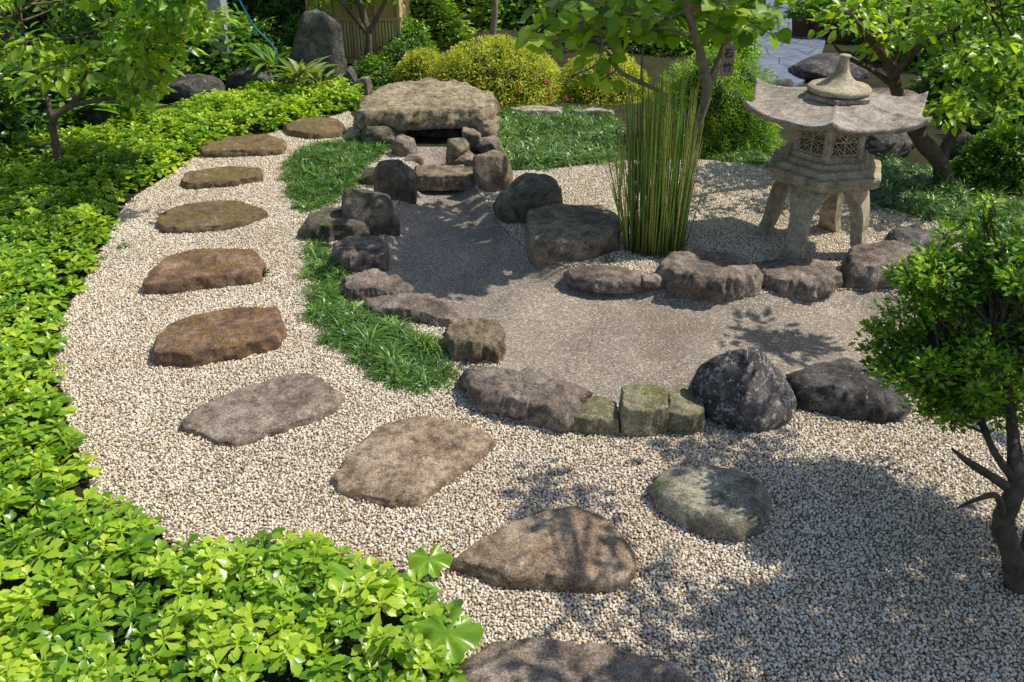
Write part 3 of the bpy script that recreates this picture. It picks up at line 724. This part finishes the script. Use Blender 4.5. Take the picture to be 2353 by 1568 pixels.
def litter():
    X,Y=sample(GRAVEL,.16,.6); n=len(X); k=rng.random(n)<.3; X=X[k];Y=Y[k]
    k=~pip(X,Y,POND); X=X[k];Y=Y[k]; n=len(X)
    V,Fc,r=scatter(*L_OVAL,np.stack([X,Y,gh(X,Y)+.016],1),frames(np.stack([rng.normal(size=n),rng.normal(size=n),rng.normal(size=n)*.15],1),np.array([[0,0,1.]])+rng.normal(size=(n,3))*.3),rng.uniform(.012,.026,n),rng.random(n))
    o=mk('fallen_leaves',V,Fc,M_dead,rnd=r,kind='stuff',origin=np.zeros(3)); o["label"]="small dry leaves scattered over the gravel"; o["category"]="leaves"
litter()
def butterbur():
    specs=[(815,1335,2.05,.08),(1025,1455,1.86,.085),(985,1285,2.2,.06)]
    root=empty('butterbur_plant',(G(900,1500)[0],G(900,1500)[1],0)); tag(root,"butterbur with broad toothed leaves among the ground cover",'plant')
    for (u,v,y,r) in specs:
        c=PT(u,v,y); N=54; V=[tuple(c)];Fc=[]
        rings=5; ph=rng.uniform(0,6.28); tx=rng.uniform(-.35,.1)
        for i in range(1,rings+1):
            s=i/rings
            for j in range(N):
                a=2*math.pi*j/N; rr=r*s*(1+.035*math.sin(a*18)*s*s+.08*math.sin(a*5+1)*s+.12*math.sin(a*2+1))
                dd=abs((a-math.pi*.55+math.pi)%(2*math.pi)-math.pi)
                if dd<.35: rr*=.35+.65*dd/.35
                V.append((c[0]+rr*math.cos(a)*1.1,c[1]+rr*math.sin(a),c[2]+.010*math.sin(a*7+ph)*s*s+tx*rr*math.cos(a)-.15*r*s*s+.3*rr*math.sin(a)))
        for j in range(N): Fc.append((0,1+j,1+(j+1)%N))
        for i in range(rings-1):
            for j in range(N):
                k=(j+1)%N; Fc.append((1+i*N+j,1+(i+1)*N+j,1+(i+1)*N+k,1+i*N+k))
        mk('leaf',V,Fc,L_pach,parent=root,rnd=np.clip(.35+.2*rng.random(len(V)),0,1))
        b=np.array([c[0]-.03,c[1]+.05,0]); V,F2,_=tube([b,(b+c)/2+np.array([.01,.02,.02]),c],[.004,.004,.003],6,4)
        mk('stem',V,F2,L_lime,parent=root,rnd=np.full(len(V),.5))
butterbur()
# ------------------------------------------------------------------ shrubs
def shrub_mesh(c,rad,n,T,size,seed,lump=.18,upb=.5,shell=(.82,1.06)):
    r=np.random.default_rng(seed)
    D=r.normal(size=(n,3)); D/=np.linalg.norm(D,axis=1,keepdims=True); D[:,2]=np.abs(D[:,2])*1.0-.12
    lum=np.array([noise.fractal(Vector(d)*2.2+Vector((seed,0,0)),.8,2.1,3) for d in D])
    fine=np.array([noise.noise(Vector(d)*7+Vector((seed,5,0))) for d in D])
    s=(1+lump*lum+lump*.5*fine)*r.uniform(shell[0],shell[1],n)
    P=D*s[:,None]*np.array(rad)+np.array(c)
    P[:,2]=np.maximum(P[:,2],c[2]+.01)
    f=D*np.array([1,1,.8])+r.normal(size=(n,3))*.6; up=D*.6+np.array([0,0,upb])+r.normal(size=(n,3))*.5
    rb=np.clip(.5+fine*.5+r.normal(size=n)*.2,0,1)
    return scatter(*T,P,frames(f,up),size*r.uniform(.7,1.25,n),rb)
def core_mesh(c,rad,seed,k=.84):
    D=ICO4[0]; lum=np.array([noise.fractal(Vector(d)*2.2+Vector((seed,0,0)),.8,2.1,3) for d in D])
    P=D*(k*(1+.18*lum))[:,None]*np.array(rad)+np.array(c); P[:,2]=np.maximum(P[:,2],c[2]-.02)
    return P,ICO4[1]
def shrub(name,bb,n,T,size,mat,label,seed,dk=.8,h=None,lump=.18,cat='shrub',group=None,flowers=None,ck=.8):
    u0,vt,u1,vb=bb; y0=G(0,vb)[1]; w=(u1-u0)/F*(y0*CT+H*ST); d=dk*w; yc=y0+d/2
    h=h or Zh(vt,yc+.1*d); tt=yc*CT+(H-h/2)*ST; w=(u1-u0)/F*tt; xc=((u0+u1)/2-1176.5)/F*tt
    E=empty(name,(xc,yc,0)); tag(E,label,cat,group)
    V,Fc,r=shrub_mesh((xc,yc,.0),(w/2,d/2,h),n,T,size,seed,lump)
    mk('foliage',V,Fc,mat,parent=E,rnd=r)
    V,Fc=core_mesh((xc,yc,.0),(w/2,d/2,h),seed,ck); mk('dark_core',V,Fc,M_core,parent=E)  # solid dark core paints the shade between leaves, no real twigs
    for (u,v) in (flowers or []):
        pz=[]; p=PT(u,v,y0+d*.05)
        for k in range(5):
            a=k*1.257; f=np.array([[math.cos(a),-.3,math.sin(a)]]); pz.append(scatter(*L_BROAD,p[None],frames(f,np.array([[0,-1.,.3]])),np.array([.021]),np.array([rng.random()])))
        V,Fc,r=merge(pz); mk('flower',V,Fc,M_flower,parent=E,rnd=r)
    return E
shrub('azalea_bush',(965,72,1302,250),30000,L_SMALL,.025,L_azalea,"clipped yellow green azalea mound with a few pink flowers",3,flowers=[(1255,185),(1265,226),(1196,205),(1259,190)],lump=.07,dk=.7)
shrub('azalea_bush',(905,105,1040,210),9000,L_SMALL,.026,L_azalea,"yellow green azalea mound partly in shade",4,lump=.08)
shrub('azalea_bush',(1275,108,1500,242),15000,L_SMALL,.025,L_azalea,"azalea bush with pink flowers under tree leaves",5,flowers=[(1370,158),(1402,163),(1345,190),(1300,225)],lump=.08)
shrub('juniper_bush',(1485,100,1800,364),42000,L_NEEDLE,.030,L_fresh,"dense rounded bright green needle-leaved bush",6,lump=.17,ck=.84)
shrub('evergreen_shrub',(2210,282,2440,445),12000,L_SMALL,.033,L_mid,"rounded dark green shrub beside mondo grass",7)
# ------------------------------------------------------------------ trees
def cloud(u0,u1,v0,v1,y0,y1,n,r,leaves):
    out=[]
    for i in range(n):
        p=PT(rng.uniform(u0,u1),rng.uniform(v0,v1),rng.uniform(y0,y1)); k=rng.uniform(.7,1.3)
        out.append((p,np.array([r*k,r*k,r*k*.55]),leaves))
    return out
def ball(c,rad,n,r,leaves,pw=.38):
    out=[]
    for i in range(n):
        d=rng.normal(size=3); d/=np.linalg.norm(d); p=np.array(c)+d*rng.random()**pw*np.array(rad); k=rng.uniform(.7,1.3)
        out.append((p,np.array([r*k,r*k,r*k*.55]),leaves))
    return out
def tree(name,limbs,clumps,T,size,lmat,bmat,label,cat='tree',flatness=.5,upf=0.0,sides=9,tw=1.0):
    base=np.array(limbs[0][0][0]); E=empty(name,(base[0],base[1],max(0,base[2]))); tag(E,label,cat)
    parts=[]; LP=[]
    for pts,rad in limbs:
        pts=np.array(pts,float); parts.append(tube(pts,rad,sides,6,.06)); LP.append(catmull(pts,6)[2:])
    LP=np.concatenate(LP)
    for c,r,n in clumps:
        d=np.linalg.norm(LP-c,axis=1)+rng.random(len(LP))*.1; q=LP[d.argmin()]
        mid=(q+c)/2+rng.normal(size=3)*.03
        parts.append(tube([q,mid,c],[.009*tw,.006*tw,.003*tw],5,3))
        for k in range(4):
            e=c+rng.normal(size=3)*r*.6; parts.append(tube([c*.7+mid*.3,(c+e)/2+rng.normal(size=3)*.01,e],[.004*tw,.003*tw,.0012],4,2))
    V,Fc,_=merge(parts); mk('trunk',V,Fc,bmat,parent=E)
    P=[];N=[];Rn=[]
    for c,r,n in clumps:
        n=int(n*rng.uniform(.7,1.3)); D=rng.normal(size=(n,3)); D/=np.linalg.norm(D,axis=1,keepdims=True)
        pp=c+D*(rng.random(n)**.42)[:,None]*r; P.append(pp)
        N.append(D*np.array([1,1,.35])+rng.normal(size=(n,3))*.4+np.array([0,0,upf-.15])); Rn.append(np.clip(rng.uniform(.25,.75)+rng.normal(size=n)*.2,0,1))
    P=np.concatenate(P);N=np.concatenate(N);Rn=np.concatenate(Rn); k=P[:,2]>.02; P=P[k];N=N[k];Rn=Rn[k]
    up=np.array([0,0,1.])+rng.normal(size=P.shape)*flatness
    V,Fc,r=scatter(*T,P,frames(N,up),size*rng.uniform(.65,1.25,len(P)),Rn)
    mk('crown',V,Fc,lmat,parent=E,rnd=r)
    return E
y=6.2
tree('garden_tree',[([PT(138,402,y),PT(128,330,y),PT(122,275,y),PT(165,240,y),PT(200,170,y-.1),PT(230,60,y-.2),PT(260,-80,y-.2)],[.035,.028,.025,.022,.018,.014,.008]),
  ([PT(122,278,y),PT(100,200,y+.1),PT(60,110,y+.1),PT(40,0,y)],[.02,.016,.012,.006]),
  ([PT(230,60,y-.2),(-2.2,5.9,2.0),(-1.4,5.7,2.4)],[.014,.013,.007]),
  ([PT(160,243,y),PT(240,228,y-.1),PT(310,215,y-.2),PT(400,130,y-.2),PT(430,20,y-.1)],[.018,.015,.013,.01,.006])],
  cloud(-40,470,-60,215,y-.7,y+.5,42,.17,46)+cloud(250,450,90,200,y-.5,y+.2,8,.14,40)+cloud(-40,400,-250,-60,y-.7,y+.5,6,.2,50)+ball((-1.35,5.55,2.4),(.85,.65,.2),14,.16,26),
  L_OVAL,.08,L_bright,M_bark,"slender young tree with bright heart shaped leaves over ground cover")
tree('broadleaf_tree',[([PT(1560,560,5.1),PT(1580,420,5.12),PT(1598,300,5.15),PT(1625,210,5.15),PT(1606,110,5.1),PT(1575,0,5.0),PT(1560,-160,4.9)],[.036,.033,.031,.029,.025,.019,.01]),
  ([PT(1620,222,5.15),PT(1652,140,5.2),PT(1690,50,5.25),PT(1775,-50,5.3)],[.026,.023,.018,.011]),
  ([PT(1598,300,5.15),PT(1530,220,5.2),PT(1425,165,5.2),PT(1408,110,5.1),PT(1330,30,5.0),PT(1240,-60,4.9)],[.015,.014,.012,.010,.008,.005])],
  cloud(1650,1800,-30,70,4.9,5.4,10,.12,14)+cloud(1560,1680,-30,30,4.9,5.4,5,.12,12)+cloud(1200,1520,-10,110,4.7,5.3,15,.13,13)+cloud(1260,1420,110,200,5.0,5.3,4,.10,8)+cloud(1400,1560,0,70,5.0,5.6,6,.13,12)
  +ball((1.0,5.4,2.2),(.72,.8,.42),66,.18,26),
  L_BROAD,.08,L_lime,M_bark_pale,"slender multi stemmed tree with large round lime green leaves")
y=6.05
tree('plum_tree',[([PT(2168,420,y),PT(2160,375,y),PT(2120,325,y),PT(2085,275,y+.05),PT(2062,215,y+.1),PT(2045,150,y+.1),PT(1995,85,y),PT(1940,20,y-.1)],[.065,.058,.055,.05,.044,.036,.025,.015]),
  ([PT(2168,400,y+.02),PT(2175,330,y+.1),PT(2250,260,y+.1),PT(2350,200,y)],[.04,.035,.028,.015]),
  ([PT(2110,310,y),PT(2140,270,y-.15),PT(2230,262,y-.3),PT(2340,270,y-.4)],[.03,.022,.016,.008]),
  ([PT(2050,180,y+.1),PT(2110,110,y),PT(2190,70,y-.1),PT(2300,20,y-.1)],[.03,.024,.018,.01]),
  ([PT(2058,200,y+.1),PT(2000,160,y+.2),PT(1930,120,y+.2),PT(1900,60,y+.2)],[.022,.017,.012,.006]),
  ([PT(2048,150,y+.1),PT(2075,80,y+.1),PT(2100,-40,y)],[.024,.018,.008])],
  cloud(1900,2400,-40,110,y-.4,y+.6,38,.14,42)+cloud(2120,2400,110,290,y-.7,y+.1,26,.13,44)+cloud(1890,2060,20,110,y-.1,y+.4,7,.1,30)+cloud(2150,2450,-200,-60,y-.3,y+.6,8,.2,40),
  L_OVAL,.065,L_bright,M_bark_dark,"gnarled plum tree with crooked dark trunk and bright leaves")
tree('small_leafy_tree',[([PT(2345,1375,2.15),PT(2325,1270,2.15),PT(2305,1200,2.16),PT(2335,1120,2.2),PT(2330,1030,2.3),PT(2320,930,2.4),PT(2290,780,2.5)],[.042,.036,.032,.030,.022,.014,.006]),
  ([PT(2330,1130,2.2),PT(2262,1085,2.2),PT(2225,1062,2.18),PT(2188,1032,2.15)],[.018,.014,.011,.004]),
  ([PT(2305,1190,2.16),PT(2290,1140,2.1),PT(2240,1150,2.05),PT(2200,1168,2.03)],[.012,.01,.007,.003]),
  ([PT(2335,1110,2.2),PT(2280,1030,2.3),PT(2240,930,2.45),PT(2180,820,2.6)],[.014,.012,.009,.004]),
  ([PT(2345,1350,2.15),PT(2380,1150,2.3),PT(2400,900,2.5)],[.026,.02,.01])],
  ball(PT(2310,740,2.62),(.36,.32,.34),165,.075,100)+ball(PT(2090,830,2.6),(.15,.16,.07),22,.055,75)+ball(PT(2130,660,2.65),(.12,.12,.06),14,.055,75)+ball(PT(2250,590,2.7),(.17,.15,.09),18,.055,75)+ball(PT(2190,920,2.45),(.14,.12,.05),14,.055,70)+ball(PT(2030,770,2.7),(.06,.06,.03),5,.04,45)+ball(PT(2270,490,2.72),(.03,.04,.05),4,.035,30),
  L_SMALL,.027,L_fresh,M_bark_dark,"small fine leaved tree with forked trunk rising from shaded gravel",upf=.5,tw=.6)
tree('shade_tree',[([(3.6,2.3,-.02),(3.55,2.25,.9),(3.4,2.2,1.7),(3.1,2.2,2.6)],[.09,.08,.07,.03]),([(3.5,2.23,1.4),(2.9,2.0,2.0),(2.3,1.9,2.4),(1.8,2.3,2.4)],[.05,.035,.018,.008]),([(3.5,2.25,1.6),(3.0,2.7,2.1),(2.5,2.9,2.4)],[.05,.035,.012]),([(3.5,2.25,1.6),(3.3,3.4,2.1),(2.8,4.1,2.2)],[.04,.03,.012])],
  ball((3.1,1.95,2.5),(1.25,.95,.3),165,.17,30,.5)+ball((1.68,2.0,2.35),(.42,.25,.1),10,.10,20)+ball((1.78,2.75,2.4),(.2,.38,.1),8,.08,16)+ball((2.5,3.05,2.4),(.5,.25,.2),8,.11,20)+ball((2.85,4.2,2.15),(.22,.25,.12),10,.12,24),
  L_OVAL,.07,L_mid,M_bark,"leafy maple shading the gravel from the side")
tree('shade_tree',[([(-3.4,8.7,-.02),(-3.35,8.7,1.0),(-3.2,8.6,2.2),(-2.9,8.5,3.2)],[.06,.055,.05,.03]),([(-3.3,8.65,1.6),(-3.9,8.3,2.3),(-4.2,8.0,2.7)],[.035,.028,.012]),([(-3.25,8.6,1.8),(-2.6,8.4,2.4),(-2.2,8.2,2.8)],[.035,.028,.012])],
  ball((-2.4,8.8,3.0),(1.2,.9,.5),32,.22,40)+ball((-3.0,6.8,2.4),(.8,.9,.4),8,.2,32),
  L_OVAL,.08,L_mid,M_bark_dark,"tall slim tree with leafy crown over the shaded corner")
# ------------------------------------------------------------------ background planting
def bgtree(u,v,y,toph,lab,mat,bark,r=.9,n=24):
    b=PT(u,v,y); b[2]=-.02
    pts=[b,b+np.array([.05,.0,toph*.35]),b+np.array([-.04,.05,toph*.7]),b+np.array([.08,0,toph])]
    tree('background_tree',[(pts,[.04,.035,.028,.012]),([pts[1],pts[1]+np.array([.3,.0,.5]),pts[1]+np.array([.6,0,1.0])],[.025,.02,.008]),([pts[1],pts[1]+np.array([-.3,-.1,.45]),pts[1]+np.array([-.55,-.1,.9])],[.025,.02,.008])],
      ball(pts[2]+np.array([0,.2,.2]),(r,r*.7,toph*.33),n,.2,45),L_OVAL,.075,mat,bark,lab)
bgtree(842,165,9.3,1.2,"thin trunked tree in front of the wooden building",L_bright,M_bark,.6,20)
bgtree(1128,60,10.6,1.7,"pale trunked tree behind the azaleas",L_bright,M_bark_pale,.8,26)
bgtree(1500,60,11.0,1.7,"small tree behind the needle leaved bush",L_bright,M_bark_dark,.8,22)
bgtree(1900,20,12.5,2.4,"tree beside the paved path",L_bright,M_bark_dark)
bgtree(330,150,8.6,2.0,"dark tree in the shaded corner",L_bright,M_bark_dark,.9)
bgtree(40,200,7.9,2.0,"dark leafed tree at the shaded edge",L_mid,M_bark_dark,.8)
BGG="evergreen shrubs behind the garden"
protos={}
def bgshrub(x,y,w,d,h,mat,lab,seed,T=L_OVAL,size=.075,n=2800):
    key=(mat.name,seed%3)
    if key not in protos:
        V,Fc,r=shrub_mesh((0,0,0),(.5,.5,1),n,T,size,seed,.3,shell=(.7,1.1))
        a=mk('foliage',V,Fc,mat,rnd=r,origin=np.zeros(3)); V,Fc=core_mesh((0,0,0),(.5,.5,1),seed,.72); b=mk('dark_core',V,Fc,M_core,origin=np.zeros(3))  # second mesh is a dark blob standing in for interior shade
        protos[key]=(a.data,b.data); bpy.data.objects.remove(a); bpy.data.objects.remove(b)
    E=empty('evergreen_shrub',(x,y,0)); tag(E,lab,'shrub',BGG)
    for nm,me in zip(('foliage','dark_core'),protos[key]):
        o=bpy.data.objects.new(nm,me); link(o,E); o.scale=(w,d,h); o.rotation_euler=(0,0,seed*1.3)
DL="dense dark evergreen shrub in the shade"; ML="leafy green shrub behind the clipped bushes"
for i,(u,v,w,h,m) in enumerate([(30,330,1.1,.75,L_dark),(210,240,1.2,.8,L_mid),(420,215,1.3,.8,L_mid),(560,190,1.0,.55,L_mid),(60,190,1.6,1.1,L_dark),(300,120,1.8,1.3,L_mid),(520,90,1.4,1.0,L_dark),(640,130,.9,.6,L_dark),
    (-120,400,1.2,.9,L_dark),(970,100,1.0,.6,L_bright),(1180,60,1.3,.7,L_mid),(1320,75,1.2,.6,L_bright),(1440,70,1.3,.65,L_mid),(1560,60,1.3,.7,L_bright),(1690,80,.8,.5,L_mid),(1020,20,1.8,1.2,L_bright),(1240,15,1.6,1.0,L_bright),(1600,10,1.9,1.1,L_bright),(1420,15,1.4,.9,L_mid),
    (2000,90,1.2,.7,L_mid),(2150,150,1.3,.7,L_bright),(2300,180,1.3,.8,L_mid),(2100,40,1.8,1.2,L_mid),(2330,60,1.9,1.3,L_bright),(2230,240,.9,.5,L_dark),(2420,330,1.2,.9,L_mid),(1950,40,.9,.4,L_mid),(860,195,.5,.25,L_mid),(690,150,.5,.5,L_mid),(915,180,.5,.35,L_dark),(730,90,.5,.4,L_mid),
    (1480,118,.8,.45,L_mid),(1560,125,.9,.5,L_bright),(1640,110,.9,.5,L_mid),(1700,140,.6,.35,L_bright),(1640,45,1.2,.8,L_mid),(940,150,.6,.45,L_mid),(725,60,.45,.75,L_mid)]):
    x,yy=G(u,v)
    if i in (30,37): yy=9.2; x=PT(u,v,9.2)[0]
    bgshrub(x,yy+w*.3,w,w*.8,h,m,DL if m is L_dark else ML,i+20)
def hedge(x0,x1,y,h,name,lab,mat=L_dark):
    n=16000; r=rng
    P=np.stack([r.uniform(x0,x1,n),y+r.uniform(-.35,.5,n),r.random(n)**.8*h],1); P[:,1]+=.3*np.sin(P[:,0]*1.7)+.3*np.sin(P[:,2]*3+P[:,0])
    f=r.normal(size=(n,3)); up=np.array([0,-.5,1])+r.normal(size=(n,3))*.6
    V,Fc,rr=scatter(*L_OVAL,P,frames(f,up),.11*r.uniform(.7,1.3,n),r.random(n))
    E=empty(name,((x0+x1)/2,y,0)); tag(E,lab,'hedge'); mk('foliage',V,Fc,mat,parent=E,rnd=rr)
    V,Fc,_=boxm(x0,x1,y+.5,y+.9,0,h*.95); mk('dark_core',V,Fc,M_core,parent=E,smooth=False)  # dark box behind the leaves, added as painted hedge shade
hedge(-9,-2.5,11.2,2.4,'hedge',"tall dark evergreen hedge behind the shrubs")
hedge(1.2,3.2,14.5,2.4,'hedge',"tall clipped hedge at the far edge of the garden",L_mid)
hedge(6.4,12,13.2,2.6,'hedge',"tall leafy hedge beyond the plum tree",L_mid)
def strap(name,u,v,y,n,L,mat,label,h=.1):
    c=PT(u,v,y); c[2]=max(c[2],.02); a=rng.uniform(0,6.28,n); el=rng.uniform(.3,1.6,n)
    P=c+np.stack([np.cos(a)*.05*rng.random(n),np.sin(a)*.05*rng.random(n),rng.random(n)*h],1)*np.array([2.5,2.5,1])
    f=np.stack([np.cos(a),np.sin(a),el],1)
    V,Fc,r=scatter(*L_LONG,P,frames(f,np.array([[0,0,1.]])+rng.normal(size=(n,3))*.2),L*rng.uniform(.6,1.2,n),rng.random(n))
    tag(mk(name,V,Fc,mat,rnd=r),label,'plant')
strap('bamboo_grass',690,190,8.3,60,.22,L_vari,"pale striped strap leaved plant before the standing stone")
strap('bamboo_grass',630,160,8.7,50,.26,L_mid,"arching leaf clump among dark shrubs",)
strap('bamboo_grass',730,205,8.4,40,.18,L_vari,"small striped leafy clump by the standing stone")
strap('aspidistra_plant',300,265,7.4,40,.26,L_mid,"dark strap leaved plant on the shaded bank")
strap('aspidistra_plant',270,230,7.6,40,.26,L_mid,"arching dark green leaves over the bank")
strap('aspidistra_plant',10,250,6.6,40,.22,L_mid,"strap leaved plant beside a dark rock")
strap('bamboo_grass',560,100,9.4,70,.3,L_mid,"tall arching leaf clump in shade")
for (u,v,y_) in ((606,632,4.55),(285,580,4.9),(1400,612,4.7)):
    n=26; c=PT(u,v,y_); c[2]=.01; a=rng.uniform(0,6.28,n)
    V,Fc,r=scatter(*L_LONG,np.repeat(c[None],n,0),frames(np.stack([np.cos(a),np.sin(a),rng.uniform(.6,2,n)],1),np.array([[0,0,1.]])+rng.normal(size=(n,3))*.1),.05*rng.uniform(.6,1.2,n),rng.random(n))
    tag(mk('weed_tuft',V,Fc,L_mondo,rnd=r),"small green grass tuft growing in the gravel",'plant','grass tufts in the gravel')
# ------------------------------------------------------------------ buildings and fence
def woodmat(name,a,b,sc):
    m,nt=newmat(name); t=NT(nt); p=t.pos()
    mp=nt.nodes.new('ShaderNodeMapping'); mp.inputs['Scale'].default_value=sc; nt.links.new(p,mp.inputs[0])
    col=t.ramp(t.noise(mp.outputs[0],8,7,.7),[(.3,a),(.7,b)]); t.out(t.bsdf(col,.7,.25,t.bump(t.noise(mp.outputs[0],20,4),.3,.01))); return m
M_wood=woodmat('tan_wood',(.42,.27,.12),(.66,.46,.22),(4,4,.6)); M_bamboo=woodmat('yellow_bamboo',(.52,.41,.16),(.76,.64,.32),(5,5,.4)); M_wdark=woodmat('dark_wood',(.06,.035,.02),(.14,.085,.045),(4,4,.5))
M_plaster=plain_mat('grey_plaster',(.32,.32,.31),(.45,.45,.44),5); M_conc=plain_mat('concrete_post',(.24,.25,.26),(.38,.39,.40),15)
def house(x0,x1,y,name,lab,wallmat,ribs):
    E=empty(name,((x0+x1)/2,y,0)); tag(E,lab,'building')
    V,Fc,_=boxm(x0,x1,y,y+2.5,0,2.2); mk('wall',V,Fc,wallmat,parent=E,smooth=False)
    pz=[boxm(x0-.03,x1+.03,y-.03,y-.001,.0,.06),boxm(x0-.03,x1+.03,y-.035,y-.002,.44,.48),boxm(x0-.03,x1+.03,y-.035,y-.002,1.3,1.36)]
    for k in range(5): xx=x0+(x1-x0)*k/4; pz.append(boxm(xx-.015,xx+.015,y-.04,y-.003,.061,2.15))
    V,Fc,_=merge(pz); mk('timber_frame',V,Fc,M_wood if ribs else M_wdark,parent=E,smooth=False)
    if ribs:
        pz=[]; xx=x0+.03
        while xx<x1-.02:
            pz.append(tube([(xx,y-.014,.07),(xx,y-.014,.435)],[.014,.014],8,1)); xx+=.034
        V,Fc,_=merge(pz); mk('bamboo_cladding',V,Fc,M_bamboo,parent=E)
    V,Fc,_=boxm(x0-.1,x1+.1,y-.06,y+2.8,2.2,2.3); mk('roof',V,Fc,M_wdark,parent=E,smooth=False)
house(-2.15,-1.2,9.85,'wooden_house',"tan wooden building with bamboo clad lower wall",M_wood,True)
house(.2,2.6,13.2,'grey_house',"pale grey plastered building behind shrubs",M_plaster,False)
V,Fc,_=boxm(*(lambda p:(p[0]-.1,p[0]+.1,p[1]-.1,p[1]+.1))(PT(503,90,8.9)),0,2.2)
tag(mk('concrete_post',V,Fc,M_conc,smooth=False),"square grey concrete post among dark shrubs",'post')
M_hose=plain_mat('blue_plastic',(.02,.14,.32),(.03,.2,.42),10,.4,0)
V,Fc,_=tube([PT(540,-20,8.6),PT(560,20,8.6),PT(585,62,8.6),PT(635,118,8.6),PT(650,190,8.6)],[.008]*5,6,6)
tag(mk('garden_hose',V,Fc,M_hose),"thin blue garden hose hanging through the shrubs",'hose')
pp=poly([(1715,215),(1835,200),(1890,120),(1905,20),(1890,-60),(1740,-60),(1735,20),(1725,110)])
Cn=catmull(pp,6,True); cen=Cn.mean(0); V=[(cen[0],cen[1],.03)]+[(c[0],c[1],.03) for c in Cn]+[(c[0],c[1],-.02) for c in Cn]; n=len(Cn)
Fc=[(0,1+(j+1)%n,1+j) for j in range(n)]+[(1+j,1+(j+1)%n,1+n+(j+1)%n,1+n+j) for j in range(n)]
mk('paved_path',V,Fc,pathmat(),smooth=False,kind='structure',origin=np.zeros(3))
M_terra=plain_mat('terracotta',(.12,.055,.04),(.22,.11,.075),14); M_potsoil=plain_mat('pot_soil',(.02,.015,.01),(.05,.04,.03),40)
def pot(u,v,sc,lab):
    x,yy=G(u,v); E=empty('plant_pot',(x,yy,0)); tag(E,lab,'plant pot',"plant pots beside the paved path")
    prof=[(.11,0),(.15,.26),(.17,.26),(.17,.31),(.145,.31),(.14,.28)]; n=24; V=[];Fc=[]
    for r,z in prof:
        for j in range(n): a=j*2*math.pi/n; V.append((x+r*sc*math.cos(a),yy+r*sc*math.sin(a),z*sc))
    for i in range(len(prof)-1):
        for j in range(n): k=(j+1)%n; Fc.append((i*n+j,i*n+k,(i+1)*n+k,(i+1)*n+j))
    mk('pot_body',V,Fc,M_terra,parent=E)
    V=[(x+.139*sc*math.cos(j*2*math.pi/n),yy+.139*sc*math.sin(j*2*math.pi/n),.285*sc) for j in range(n)]; mk('soil',V,[tuple(range(n))],M_potsoil,parent=E)
    V,Fc,r=shrub_mesh((x,yy,.27*sc),(.2*sc,.2*sc,.3*sc),420,L_OVAL,.06,int(u)); mk('plant',V,Fc,L_mid,parent=E,rnd=r)
for u,v,l in ((1838,86,"brown pot with a green plant by the path"),(1880,88,"brown pot holding a leafy plant"),(1945,92,"larger brown pot at the end of the row"),(1985,95,"brown pot beside the plum branches")): pot(u,v,.85,l)
M_stake=woodmat('weathered_board',(.20,.14,.09),(.36,.27,.18),(6,6,.5)); M_ink=plain_mat('black_ink',(.01,.01,.01),(.02,.02,.02),20)
def nameboard():
    yb=4.98; c=PT(1668,175,yb); x,yy=c[0],yb; zb=c[2]; zt=Zh(98,yb); w=.034
    E=empty('wooden_name_board',(x,yy,zb)); tag(E,"weathered hanging wooden name board with black vertical characters",'sign')
    V=np.array([(x-w,yy-.007,zb),(x+w,yy-.007,zb),(x+w,yy+.007,zb),(x-w,yy+.007,zb),(x-w,yy-.007,zt-.02),(x+w,yy-.007,zt-.02),(x+w,yy+.007,zt-.02),(x-w,yy+.007,zt-.02),(x,yy-.007,zt),(x,yy+.007,zt)])
    Fc=[(0,1,5,8,4),(3,7,9,6,2),(0,4,7,3),(1,2,6,5),(4,8,9,7),(8,5,6,9),(0,3,2,1)]
    mk('board',V,Fc,M_stake,parent=E,smooth=False)
    V,Fc,_=tube([(x,yy,zt-.005),(x+.01,yy+.06,zt+.08),PT(1688,52,5.22)],[.0015]*3,4,4); mk('wire',V,Fc,M_bark_dark,parent=E)
    for i,ch in enumerate("石竹"):
        cu=bpy.data.curves.new('lettering','FONT'); cu.body=ch; cu.size=.055; cu.align_x='CENTER'; cu.extrude=.001
        o=bpy.data.objects.new('tmp',cu); COL.objects.link(o); dg=bpy.context.evaluated_depsgraph_get(); me=bpy.data.meshes.new_from_object(o.evaluated_get(dg)); bpy.data.objects.remove(o)
        me.materials.clear(); me.materials.append(M_ink)
        t=bpy.data.objects.new('lettering',me); link(t,E); t.rotation_euler=(math.pi/2,0,0); t.location=(0,-.0095,zt-zb-.075-.075*i)
nameboard()
# ------------------------------------------------------------------ light, sky, camera
S=Vector((.74,.12,1.1)).normalized()
w=bpy.data.worlds.new("World"); scene.world=w; w.use_nodes=True; nt=w.node_tree
bg=nt.nodes['Background']; sky=nt.nodes.new('ShaderNodeTexSky'); sky.sky_type='NISHITA'; sky.sun_disc=False
sky.sun_elevation=math.asin(S.z); sky.sun_rotation=math.atan2(S.x,S.y); nt.links.new(sky.outputs[0],bg.inputs[0]); bg.inputs[1].default_value=.15
sl=bpy.data.lights.new('sun','SUN'); sl.energy=5.0; sl.angle=math.radians(.5); sl.color=(1,.95,.85)
so=bpy.data.objects.new('sun',sl); COL.objects.link(so); so.rotation_euler=(-S).to_track_quat('-Z','Y').to_euler(); so.location=(3,3,8)
cd=bpy.data.cameras.new('camera'); cd.lens=36*F/2353; cd.sensor_width=36; cd.clip_end=1000; cd.clip_start=.05
co=bpy.data.objects.new('camera',cd); COL.objects.link(co); co.location=(0,0,H); co.rotation_euler=(math.pi/2-TH,0,0); scene.camera=co
scene.view_settings.view_transform='Standard'; scene.view_settings.look='None'; scene.view_settings.exposure=0
